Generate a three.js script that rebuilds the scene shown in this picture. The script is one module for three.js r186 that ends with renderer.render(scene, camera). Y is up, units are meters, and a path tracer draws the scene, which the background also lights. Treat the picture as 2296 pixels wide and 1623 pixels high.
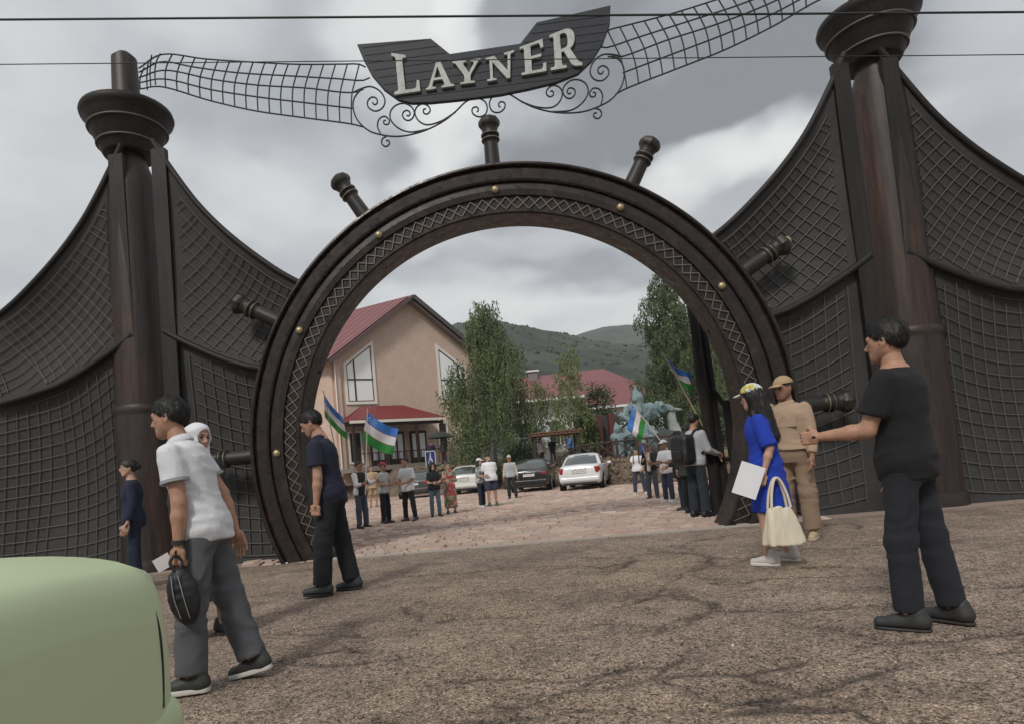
import * as THREE from 'three';
import { mergeGeometries, mergeVertices, toCreasedNormals } from 'three/addons/utils/BufferGeometryUtils.js';
import { RoundedBoxGeometry } from 'three/addons/geometries/RoundedBoxGeometry.js';
import { TextGeometry } from 'three/addons/geometries/TextGeometry.js';
import { FontLoader } from 'three/addons/loaders/FontLoader.js';

// ------------------------------------------------------------ camera, sky, sun, exposure
const R = Math.PI / 180;
const scene = new THREE.Scene();
const camera = new THREE.PerspectiveCamera(58.46, 1024 / 723, 0.1, 4000);
camera.position.set(0, 1.1, 0);
camera.rotation.set(3.3155 * R, 0, -5.13 * R, 'YXZ');
camera.setViewOffset(2296, 1623, 79.5, -159.5, 2296, 1623);
const renderer = new THREE.WebGLRenderer({ antialias: true });
renderer.toneMapping = THREE.LinearToneMapping;
renderer.toneMappingExposure = 1.42;
renderer.shadowMap.enabled = true;

function hash(x, y, z) { let h = (x * 374761393 + y * 668265263 + z * 2147483647 + 974711) | 0; h = Math.imul(h ^ (h >>> 13), 1274126177); h ^= h >>> 16; return (h >>> 0) / 4294967296; }
function noise(x, y, z = 0) {
  const X = Math.floor(x), Y = Math.floor(y), Z = Math.floor(z); let u = x - X, v = y - Y, w = z - Z;
  u = u * u * (3 - 2 * u); v = v * v * (3 - 2 * v); w = w * w * (3 - 2 * w);
  const L = (a, b, t) => a + (b - a) * t;
  return L(L(L(hash(X, Y, Z), hash(X + 1, Y, Z), u), L(hash(X, Y + 1, Z), hash(X + 1, Y + 1, Z), u), v),
    L(L(hash(X, Y, Z + 1), hash(X + 1, Y, Z + 1), u), L(hash(X, Y + 1, Z + 1), hash(X + 1, Y + 1, Z + 1), u), v), w) * 2 - 1;
}
function fbm(x, y, z = 0, o = 4) { let s = 0, a = 0.5; for (let i = 0; i < o; i++) { s += a * noise(x, y, z); x = x * 2.03 + 17.1; y = y * 2.03 - 9.2; z = z * 2.03 + 3.7; a *= 0.5; } return s; }
function rng(seed) { let a = seed >>> 0; return () => { a = (a + 0x6D2B79F5) | 0; let t = Math.imul(a ^ (a >>> 15), 1 | a); t = (t + Math.imul(t ^ (t >>> 7), 61 | t)) ^ t; return ((t ^ (t >>> 14)) >>> 0) / 4294967296; }; }
const clamp = (x, a = 0, b = 1) => Math.min(b, Math.max(a, x));
const smooth = (a, b, x) => { const t = clamp((x - a) / (b - a)); return t * t * (3 - 2 * t); };
const lerp = (a, b, t) => a + (b - a) * t;

{ // overcast sky with broken grey and bright cloud
  const W = 2048, H = 1024, data = new Float32Array(W * H * 4);
  // broad cloud masses: azimuth, elevation, size in azimuth, size in elevation, brightness change
  const blobs = [[-3.5, 36.5, 5.5, 3.5, .30], [1.5, 35.5, 2.5, 4, .26], [0, 28.3, 2.2, 3.0, .34], [-2.2, 24.8, 2.2, 2.2, .24], [-5.5, 22.0, 3, 2, .10], [11, 34.5, 7, 3.5, -.17], [20, 31, 8, 4, -.16], [29, 26.6, 8, 3.2, -.30],
    [12.5, 27.0, 5, 3.2, -.16], [20, 26, 5, 2.2, -.22], [29, 22.3, 5, 2.2, .26], [22.5, 21.4, 5.5, 1.7, .26], [17, 19.6, 4.5, 1.6, .2], [5, 25, 4, 2.8, -.18], [-4.6, 27, 2.6, 2.4, -.14], [-9, 32, 4, 2.5, -.08], [-20, 30, 7, 3, -.12], [-16.5, 22.8, 6, 2.2, .12], [-22, 37, 6, 3, .10],
    [10.5, 16.8, 7, 1.5, -.12], [1, 18.5, 5, 1.3, -.06], [4, 14.6, 9, 1.6, .12], [12, 12, 10, 2, .22], [-4, 12, 10, 2.2, .14], [36, 33, 8, 5, -.1], [-34, 26, 8, 6, .05]];
  for (let j = 0; j < H; j++) {
    const el = ((j + .5) / H - .5) * 180;
    for (let i = 0; i < W; i++) {
      const th = ((i + .5) / W - .5) * 2 * Math.PI, ce = Math.cos(el * R), x = Math.cos(th) * ce, z = Math.sin(th) * ce, y = Math.sin(el * R);
      const az = Math.atan2(x, -z) / R, k = (j * W + i) * 4;
      const e = Math.max(el, -4), s = 1 / (Math.sin(Math.max(e, 0) * R) + .22), px = x * s, pz = z * s;
      const w1 = fbm(px * 3.1 + 5, pz * 3.1, 1.5, 5), w2 = fbm(px * 3.1 - 8, pz * 3.1, 7.5, 5);
      let L = .55 + .13 * fbm(px * 1.6, pz * 1.6, 3, 5) + .05 * fbm(px * 11 + 2 * w2, pz * 11, 23, 4) + .11 * fbm(px * 4.5 + w1, pz * 4.5 + w2, 11, 5);
      const a2 = az + w1 * 8.5, e2 = e + w2 * 6;
      for (const [ba, be, sa, se, v] of blobs) { const q = ((a2 - ba) / sa) ** 2 + ((e2 - be) / se) ** 2; if (q < 7) L += v * Math.exp(-q * q * .45); }
      L += .06 * Math.exp(-(((e - 7) / 7) ** 2));
      L = L > .66 ? .66 + (L - .66) * .55 : L; L = clamp(L * .745, .2, .62);
      const cool = clamp((.56 - L) * 1.1, 0, .3);
      data[k] = L * (1 - .17 * cool) * .985; data[k + 1] = L * (1 - .04 * cool); data[k + 2] = L * (1.0 + .24 * cool) * 1.0; data[k + 3] = 1;
    }
  }
  const t = new THREE.DataTexture(data, W, H, THREE.RGBAFormat, THREE.FloatType);
  t.mapping = THREE.EquirectangularReflectionMapping; t.colorSpace = THREE.LinearSRGBColorSpace; t.magFilter = t.minFilter = THREE.LinearFilter; t.needsUpdate = true;
  scene.background = t; scene.environment = t;
}
const sun = new THREE.DirectionalLight(new THREE.Color(1, .965, .91), 1.5);
sun.position.set(-14, 30, 16); sun.target.position.set(0, 0, -12); scene.add(sun, sun.target);
sun.castShadow = true; sun.shadow.radius = 20; sun.shadow.mapSize.set(2048, 2048);
Object.assign(sun.shadow.camera, { left: -40, right: 40, top: 40, bottom: -40, near: 1, far: 120 });
scene.fog = new THREE.FogExp2(new THREE.Color(.78, .82, .86), 0.0004);

// ------------------------------------------------------------ helpers
const V = (x = 0, y = 0, z = 0) => new THREE.Vector3(x, y, z);
const lin = (r, g, b) => new THREE.Color().setRGB(r, g, b);
const taken = {};
function numbered(n) { const k = taken[n] = (taken[n] ?? -1) + 1; return k ? `${n}_${String(k).padStart(3, '0')}` : n; }
function mesh(name, geo, mat, parent) {
  const m = new THREE.Mesh(geo, mat); m.name = parent === scene ? numbered(name) : name; m.castShadow = m.receiveShadow = true; parent.add(m); return m;
}
function tag(o, label, category, group) { o.userData.label = label; o.userData.category = category; if (group) o.userData.group = group; return o; }
function thing(name, label, category, pos = [0, 0, 0], turn = 0, group) {
  const g = new THREE.Group(); g.name = numbered(name); g.position.set(...pos); g.rotation.y = turn; scene.add(g); return tag(g, label, category, group);
}
function struct(o) { o.userData.kind = 'structure'; return o; }
function mat(c, rough = .8, o = {}) { return new THREE.MeshStandardMaterial({ color: Array.isArray(c) ? lin(...c) : c, roughness: rough, ...o }); }
function box(w, h, d, x = 0, y = 0, z = 0, rx = 0, ry = 0, rz = 0) {
  const g = new THREE.BoxGeometry(w, h, d); if (rx || ry || rz) g.applyMatrix4(new THREE.Matrix4().makeRotationFromEuler(new THREE.Euler(rx, ry, rz))); return g.translate(x, y, z);
}
function rbox(w, h, d, r, x = 0, y = 0, z = 0) { return new RoundedBoxGeometry(w, h, d, 2, r).translate(x, y, z); }
function bar(a, b, r, n = 8, r2 = r) {  // a round bar between two points
  const A = V(...a), B = V(...b), d = B.clone().sub(A), g = new THREE.CylinderGeometry(r2, r, d.length(), n, 1);
  g.translate(0, d.length() / 2, 0).applyQuaternion(new THREE.Quaternion().setFromUnitVectors(V(0, 1, 0), d.normalize())); return g.translate(A.x, A.y, A.z);
}
function plank(a, b, w, t) { // a square bar between two points
  const A = V(...a), B = V(...b), d = B.clone().sub(A), g = new THREE.BoxGeometry(w, d.length(), t);
  g.applyQuaternion(new THREE.Quaternion().setFromUnitVectors(V(0, 1, 0), d.clone().normalize())); return g.translate((A.x + B.x) / 2, (A.y + B.y) / 2, (A.z + B.z) / 2);
}
function tube(pts, r, seg = pts.length * 4, n = 6, closed = false) { return new THREE.TubeGeometry(new THREE.CatmullRomCurve3(pts.map(p => V(...p)), closed, 'centripetal'), seg, r, n, closed); }
function merge(list) { return mergeGeometries(list.map(g => { const q = g.index ? g.toNonIndexed() : g; for (const k of Object.keys(q.attributes)) if (!['position', 'normal', 'uv'].includes(k)) q.deleteAttribute(k); if (!q.attributes.uv) q.setAttribute('uv', new THREE.BufferAttribute(new Float32Array(q.attributes.position.count * 2), 2)); return q; })); }
function interp(tab, u) { if (u <= tab[0][0]) return tab[0][1]; for (let i = 1; i < tab.length; i++) if (u <= tab[i][0]) { const a = tab[i - 1], b = tab[i]; return lerp(a[1], b[1], (u - a[0]) / (b[0] - a[0])); } return tab[tab.length - 1][1]; }
function spline(tab) { const c = new THREE.CatmullRomCurve3(tab.map(p => V(p[0], p[1], 0)), false, 'centripetal').getPoints(80).map(p => [p.x, p.y]); return u => interp(c, u); }
// planar uv in metres
function metreUV(g, s = 1) { const q = g.index ? g.toNonIndexed() : g; q.computeVertexNormals(); const p = q.attributes.position, n = q.attributes.normal, uv = new Float32Array(p.count * 2);
  for (let i = 0; i < p.count; i++) { const ax = Math.abs(n.getX(i)), ay = Math.abs(n.getY(i)), az = Math.abs(n.getZ(i)); const X = p.getX(i), Y = p.getY(i), Z = p.getZ(i);
    const [a, b] = ay > ax && ay > az ? [X, Z] : ax > az ? [Z, Y] : [X, Y]; uv[i * 2] = a * s; uv[i * 2 + 1] = b * s; }
  q.setAttribute('uv', new THREE.BufferAttribute(uv, 2)); return q; }
function tex(n, f, srgb = true, rep = 1) { // f(u,v) -> [r,g,b] 0..255
  const d = new Uint8Array(n * n * 4); for (let j = 0; j < n; j++) for (let i = 0; i < n; i++) { const c = f(i / n, j / n, i, j), k = (j * n + i) * 4; d[k] = clamp(c[0], 0, 255); d[k + 1] = clamp(c[1], 0, 255); d[k + 2] = clamp(c[2], 0, 255); d[k + 3] = 255; }
  const t = new THREE.DataTexture(d, n, n); t.wrapS = t.wrapT = THREE.RepeatWrapping; t.magFilter = THREE.LinearFilter; t.minFilter = THREE.LinearMipmapLinearFilter; t.generateMipmaps = true; if (srgb) t.colorSpace = THREE.SRGBColorSpace; t.repeat.set(rep, rep); t.needsUpdate = true; return t;
}
// periodic value noise for tiles
function pnoise(u, v, n, s) { const x = u * n, y = v * n, X = Math.floor(x), Y = Math.floor(y); let a = x - X, b = y - Y; a = a * a * (3 - 2 * a); b = b * b * (3 - 2 * b); const h = (i, j) => hash(((i % n) + n) % n, ((j % n) + n) % n, s); return lerp(lerp(h(X, Y), h(X + 1, Y), a), lerp(h(X, Y + 1), h(X + 1, Y + 1), a), b) * 2 - 1; }

// ---- surfaces from distance fields
function meshField(f, mn, mx, h) {
  const nx = Math.ceil((mx[0] - mn[0]) / h) + 1, ny = Math.ceil((mx[1] - mn[1]) / h) + 1, nz = Math.ceil((mx[2] - mn[2]) / h) + 1, N = nx * ny;
  const val = new Float32Array(N * nz), B = 4, rad = B * h * .9;
  for (let k0 = 0; k0 < nz; k0 += B) for (let j0 = 0; j0 < ny; j0 += B) for (let i0 = 0; i0 < nx; i0 += B) {
    const c = f(mn[0] + (i0 + 1.5) * h, mn[1] + (j0 + 1.5) * h, mn[2] + (k0 + 1.5) * h), far = Math.abs(c) > rad * 1.9;
    for (let k = k0; k < Math.min(nz, k0 + B); k++) for (let j = j0; j < Math.min(ny, j0 + B); j++) for (let i = i0; i < Math.min(nx, i0 + B); i++)
      val[k * N + j * nx + i] = far ? c : f(mn[0] + i * h, mn[1] + j * h, mn[2] + k * h);
  }
  const id = new Int32Array(N * nz).fill(-1), pos = [], idx = [];
  const cor = [[0, 0, 0], [1, 0, 0], [0, 1, 0], [1, 1, 0], [0, 0, 1], [1, 0, 1], [0, 1, 1], [1, 1, 1]], ed = [[0, 1], [2, 3], [4, 5], [6, 7], [0, 2], [1, 3], [4, 6], [5, 7], [0, 4], [1, 5], [2, 6], [3, 7]];
  const cv = new Float32Array(8);
  for (let k = 0; k < nz - 1; k++) for (let j = 0; j < ny - 1; j++) for (let i = 0; i < nx - 1; i++) {
    let m = 0; for (let q = 0; q < 8; q++) { cv[q] = val[(k + cor[q][2]) * N + (j + cor[q][1]) * nx + i + cor[q][0]]; if (cv[q] < 0) m++; }
    if (!m || m === 8) continue;
    let X = 0, Y = 0, Z = 0, n = 0;
    for (const [a, b] of ed) { const va = cv[a], vb = cv[b]; if ((va < 0) !== (vb < 0)) { const t = va / (va - vb); X += lerp(cor[a][0], cor[b][0], t); Y += lerp(cor[a][1], cor[b][1], t); Z += lerp(cor[a][2], cor[b][2], t); n++; } }
    id[k * N + j * nx + i] = pos.length / 3; pos.push(mn[0] + (i + X / n) * h, mn[1] + (j + Y / n) * h, mn[2] + (k + Z / n) * h);
  }
  const quad = (a, b, c, d, flip) => { if (a < 0 || b < 0 || c < 0 || d < 0) return; if (flip) idx.push(a, c, b, a, d, c); else idx.push(a, b, c, a, c, d); };
  for (let k = 1; k < nz - 1; k++) for (let j = 1; j < ny - 1; j++) for (let i = 1; i < nx - 1; i++) {
    const o = k * N + j * nx + i, s = val[o] < 0;
    if (s !== (val[o + 1] < 0)) quad(id[o - nx - N], id[o - N], id[o], id[o - nx], !s);
    if (s !== (val[o + nx] < 0)) quad(id[o - 1 - N], id[o - N], id[o], id[o - 1], s);
    if (s !== (val[o + N] < 0)) quad(id[o - 1 - nx], id[o - nx], id[o], id[o - 1], !s);
  }
  const g = new THREE.BufferGeometry(); g.setAttribute('position', new THREE.Float32BufferAttribute(pos, 3)); g.setIndex(idx); g.computeVertexNormals(); return g;
}
const cap = (x, y, z, a, b, r1, r2) => { const bx = b[0] - a[0], by = b[1] - a[1], bz = b[2] - a[2], px = x - a[0], py = y - a[1], pz = z - a[2]; const t = clamp((px * bx + py * by + pz * bz) / (bx * bx + by * by + bz * bz + 1e-9)); const dx = px - bx * t, dy = py - by * t, dz = pz - bz * t; return Math.sqrt(dx * dx + dy * dy + dz * dz) - (r1 + (r2 - r1) * t); };
const ell = (x, y, z, c, r) => { const X = (x - c[0]) / r[0], Y = (y - c[1]) / r[1], Z = (z - c[2]) / r[2], k = Math.sqrt(X * X + Y * Y + Z * Z); return (k - 1) * Math.min(r[0], r[1], r[2]); };
const smin = (a, b, k) => { const h = Math.max(k - Math.abs(a - b), 0) / k; return Math.min(a, b) - h * h * k * .25; };
const smax = (a, b, k) => -smin(-a, -b, k);

// ------------------------------------------------------------ ground
const GX = .605, GZ = -9.476, GA = -.063; // the gate's place and turn
const gc = Math.cos(GA), gs = Math.sin(GA);
const toWorld = (x, z) => [GX + x * gc + z * gs, GZ - x * gs + z * gc];
const toGate = (x, z) => { const a = x - GX, b = z - GZ; return [a * gc - b * gs, a * gs + b * gc]; };

const aggregate = tex(1024, (u, v) => {
  let c = 114; const h = hash(Math.floor(u * 1024), Math.floor(v * 1024), 5); const a = pnoise(u, v, 340, 1), b = pnoise(u, v, 150, 2), d = pnoise(u, v, 44, 3), e = pnoise(u, v, 9, 4);
  c += a * 34 + b * 26 + d * 13 + e * 9 + (h - .5) * 18; if (a > .55) c += 48 * (a - .55) / .45 + 12; if (b < -.52) c -= 30;
  return [c * 1.05 + 7, c * .965 + 2, c * .875 - 1];
});
const aggregateBump = tex(512, (u, v) => { const c = 128 + pnoise(u, v, 200, 1) * 60 + pnoise(u, v, 90, 2) * 50; return [c, c, c]; }, false);
const cracks = [ // dark worn cracks in the asphalt, world x,z
  [[.9, -7.7], [1.4, -7.95], [1.9, -7.7], [2.35, -7.9], [2.9, -8.25], [3.6, -8.5], [4.6, -8.4]], [[1.9, -7.7], [2.2, -7.1], [2.35, -6.7], [2.75, -6.5], [3.4, -6.6], [4.2, -6.3]], [[2.35, -6.7], [1.9, -6.1], [1.55, -5.7], [1.35, -5.3], [1.55, -4.9], [1.48, -4.55], [1.1, -4.3], [.95, -4.0], [1.08, -3.7], [.9, -3.4], [.7, -3.25]],
  [[1.48, -4.55], [2.0, -4.3], [2.6, -4.25], [3.3, -4.5], [4.4, -4.4]], [[.7, -3.25], [1.2, -3.22], [1.5, -3.28]], [[-.9, -7.3], [-.2, -7.15], [.3, -7.3], [.9, -7.0], [1.1, -6.75], [1.2, -6.4]], [[-.6, -4.9], [-.3, -5.0], [.2, -4.85]], [[-.3, -3.55], [.3, -3.4], [.75, -3.5]], [[-.15, -3.0], [.4, -2.92], [.9, -2.85], [1.3, -2.9]], [[-2.2, -5.2], [-1.6, -5.0], [-1.1, -5.15]], [[-1.4, -4.2], [-.9, -4.0], [-.4, -4.1]], [[2.6, -5.3], [3.1, -5.2], [3.5, -5.4]], [[1.9, -3.5], [2.4, -3.4], [2.9, -3.55]], [[-5.5, -6], [-4.4, -5.6], [-3.2, -6.1]], [[4.4, -5.4], [5.2, -5.1], [6.2, -5.5]]];
{ const r = rng(77); for (const c of cracks.slice()) for (const p of c) if (r() < .55) { let a = r() * 6.28, x = p[0], z = p[1]; const q = [[x, z]]; for (let k = 0; k < 3 + r() * 4; k++) { a += (r() - .5) * 1.3; x += Math.cos(a) * .13; z += Math.sin(a) * .13; q.push([x, z]); } q.thin = true; cracks.push(q); } }
const segs = []; for (const c of cracks) for (let i = 1; i < c.length; i++) segs.push([...c[i - 1], ...c[i]]);
{
  const x0 = -9, x1 = 9.6, z0 = -10.4, z1 = -1.9, nx = 800, nz = 350, pos = [], col = [], uv = [], idx = [];
  for (let j = 0; j <= nz; j++) for (let i = 0; i <= nx; i++) {
    const x = lerp(x0, x1, i / nx), z = lerp(z0, z1, j / nz), [, gz] = toGate(x, z);
    const wx = x + .12 * fbm(x * 2.1, z * 2.1, 9) + .03 * noise(x * 11, z * 11, 9), wz = z + .12 * fbm(x * 2.1, z * 2.1, 19) + .03 * noise(x * 11, z * 11, 29);
    let d = 9; for (const s of segs) { if (Math.abs(s[0] - wx) > 2 && Math.abs(s[2] - wx) > 2) continue; const bx = s[2] - s[0], bz = s[3] - s[1], t = clamp(((wx - s[0]) * bx + (wz - s[1]) * bz) / (bx * bx + bz * bz)); d = Math.min(d, Math.hypot(wx - s[0] - bx * t, wz - s[1] - bz * t)); }
    const wid = .011 + .018 * clamp(.5 + noise(x * 2.4, z * 2.4, 4)) ** 2, worn = .5 + .5 * fbm(x * 6, z * 6, 31);
    let L = 1 + .20 * fbm(x * .55, z * .8, 2) + .16 * fbm(x * 2.3, z * 3.1, 5) + .10 * noise(x * 9, z * 9, 7);
    const pat = smooth(.22, .42, fbm(x * 1.1 + 4, z * 2.2, 13, 5)); L *= 1 - .26 * pat * clamp(.2 + worn * 1.2 + .5 * noise(x * 16, z * 16, 3));
    L *= 1 - .58 * Math.exp(-((d / wid) ** 2)) * clamp(.25 + 1.2 * worn) - .20 * Math.exp(-((d / .10) ** 2)) * clamp(worn * 1.6 + .6 * noise(x * 18, z * 18, 6));
    pos.push(x, .006 * fbm(x * .8, z * .8, 1) - .012 * Math.exp(-((d / .035) ** 2)) - (gz < .16 ? .05 : 0), z); uv.push(x / 1.7, z / 1.7);
    const dust = smooth(-.1, .35, fbm(x * .7, z * .5, 21)); col.push(L * lerp(1, 1.04, dust), L * lerp(.97, 1, dust), L * lerp(.96, .95, dust));
    if (i < nx && j < nz) { const a = j * (nx + 1) + i; idx.push(a, a + nx + 1, a + 1, a + 1, a + nx + 1, a + nx + 2); }
  }
  const g = new THREE.BufferGeometry(); g.setAttribute('position', new THREE.Float32BufferAttribute(pos, 3)); g.setAttribute('color', new THREE.Float32BufferAttribute(col, 3)); g.setAttribute('uv', new THREE.Float32BufferAttribute(uv, 2)); g.setIndex(idx); g.computeVertexNormals();
  const m = new THREE.MeshStandardMaterial({ map: aggregate, vertexColors: true, roughness: .92, bumpMap: aggregateBump, bumpScale: .006 }); aggregateBump.repeat.set(1.6, 1.6);
  struct(tag(mesh('asphalt_road', g, m, scene), 'worn cracked brown grey asphalt road in front of the gate', 'road'));
  const gg = new THREE.PlaneGeometry(3000, 3000).rotateX(-Math.PI / 2); const q = gg.attributes.uv; for (let i = 0; i < q.count; i++) q.setXY(i, q.getX(i) * 1300, q.getY(i) * 1300);
  struct(tag(mesh('ground', gg.translate(0, -.09, 0), new THREE.MeshStandardMaterial({ map: aggregate, roughness: .95 }), scene), 'brown earth ground around the site', 'ground'));
}
{ // loose grit and scraps on the road
  const r = rng(91), g = new THREE.IcosahedronGeometry(1, 0), n = 420, im = new THREE.InstancedMesh(g, mat(0xffffff, .95), n), Mx = new THREE.Matrix4(), q = new THREE.Quaternion();
  for (let i = 0; i < n; i++) { const z = -2.4 - 6.9 * Math.pow(r(), .8), x = (r() - .45) * 2.2 * -z * .75, s = .004 + .009 * r() * r() * r(); q.setFromEuler(new THREE.Euler(r() * 6, r() * 6, r() * 6)); Mx.compose(V(x, .004 + .006 * fbm(x * .8, z * .8, 1), z), q, V(s * (1 + r()), s * .7, s)); im.setMatrixAt(i, Mx); const t = r(), k = t > .93 ? .62 : t > .5 ? .26 : .09; im.setColorAt(i, lin(k, k * .94, k * .86)); }
  im.name = 'loose_grit'; im.userData.kind = 'stuff'; im.castShadow = im.receiveShadow = true; scene.add(im); tag(im, 'loose grit and pale scraps lying on the asphalt', 'grit');
}
// pale kerb strip between asphalt and paving
{
  const g = []; const r = rng(3); for (let x = -2.9; x < 3.3;) { const w = .9 + r() * .3; g.push([x, w]); x += w + .012; }
  const o = new THREE.Group(); o.name = 'threshold_kerb'; o.position.set(GX, 0, GZ); o.rotation.y = GA; scene.add(o); struct(tag(o, 'pale concrete kerb strip across the foot of the arch', 'kerb'));
  const m = mat([.34, .30, .26], .9, { bumpMap: aggregateBump, bumpScale: .002 });
  for (const [x, w] of g) mesh('kerb_block', rbox(w, .09, .11, .012, x + w / 2, -.022, .20), m, o);
}
// stone paving of the court
{
  const o = new THREE.Group(); o.name = 'stone_paved_court'; o.position.set(GX, 0, GZ); o.rotation.y = GA; scene.add(o); struct(tag(o, 'pinkish tan stone paving of the court behind the arch', 'paving'));
  const bed = new THREE.PlaneGeometry(60, 46).rotateX(-Math.PI / 2).translate(0, -.022, -22.86);
  mesh('mortar_bed', metreUV(bed, .6), mat([.30, .22, .18], .95), o);
  const r = rng(11), tones = [[.52, .375, .305], [.47, .335, .27], [.55, .42, .34], [.45, .35, .30], [.50, .345, .28], [.42, .31, .255], [.57, .44, .36], [.47, .385, .325]];
  const mats = tones.map(t => mat(t, .82, { bumpMap: aggregateBump, bumpScale: .006 }));
  const P = [], C = [], N = []; let single = 0;
  for (let z = .13; z > -24.5;) {
    const dep = .15 + r() * .10; let x = -(4 + Math.abs(z) * .75) - r() * .3; const xe = 4 + Math.abs(z) * .75;
    while (x < xe) {
      const w = .17 + r() * .22, j = () => (r() - .5) * .035, h = .004 + r() * .022, tilt = (r() - .5) * .016, tl2 = (r() - .5) * .014, b = .018;
      const y0 = -.03, wob = .05 * noise(x * .8, z * .8, 3);
      const q = [[x + j(), z + j()], [x + w - .014 + j(), z + j()], [x + w - .014 + j(), z - dep + .014 + j()], [x + j(), z - dep + .014 + j()]].map(p => [p[0], p[1] + wob]);
      const cx = x + w / 2, cz = z - dep / 2 + wob;
      const top = q.map((p, i) => [lerp(p[0], cx, b / w * 2), h + (i === 0 || i === 3 ? -tilt : tilt) + (i < 2 ? tl2 : -tl2), lerp(p[1], cz, b / dep * 2)]), bot = q.map(p => [p[0], y0, p[1]]);
      const tri = []; const T = (a, c, d) => tri.push(...a, ...c, ...d); T(top[0], top[1], top[2]); T(top[0], top[2], top[3]);
      for (let k = 0; k < 4; k++) { const n = (k + 1) % 4; T(bot[k], bot[n], top[n]); T(bot[k], top[n], top[k]); }
      const ti = Math.floor(r() * tones.length), s = .82 + r() * .32;
      if (z > -2.6 && z < .1 && Math.abs(cx - .1) < 2.75 && single < 295) {
        single++; const g = new THREE.BufferGeometry(); g.setAttribute('position', new THREE.Float32BufferAttribute(tri, 3)); mesh('paving_stone', metreUV(g, 2), mats[ti], o);
      } else { P.push(...tri); for (let k = 0; k < 30; k++) C.push(tones[ti][0] * s, tones[ti][1] * s, tones[ti][2] * s); }
      x += w;
    }
    z -= dep;
  }
  const g = new THREE.BufferGeometry(); g.setAttribute('position', new THREE.Float32BufferAttribute(P, 3)); g.setAttribute('color', new THREE.Float32BufferAttribute(C, 3));
  const gq = metreUV(g, 2); const far = mesh('paving_field', gq, new THREE.MeshStandardMaterial({ vertexColors: true, roughness: .85, bumpMap: aggregateBump, bumpScale: .005 }), o); far.userData.kind = 'stuff';
  const pf = tex(512, (u, v) => { const row = Math.floor(v * 24), off = hash(row, 3, 1); const xx = (u * 16 + off) % 16, ci = Math.floor(xx), h = hash(ci, row, 9); const e = Math.min(xx - ci, 1 - xx + ci) * 2, f = v * 24 - row, ee = Math.min(f, 1 - f) * 2; const c = (e < .1 || ee < .16) ? 118 : 165 + h * 36; return [c * 1.02, c * .87, c * .79]; });
  const fp = new THREE.PlaneGeometry(60, 22).rotateX(-Math.PI / 2).translate(0, -.012, -35.5); mesh('distant_paving', metreUV(fp, .25), mat(0xffffff, .9, { map: pf }), o);
}
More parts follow.
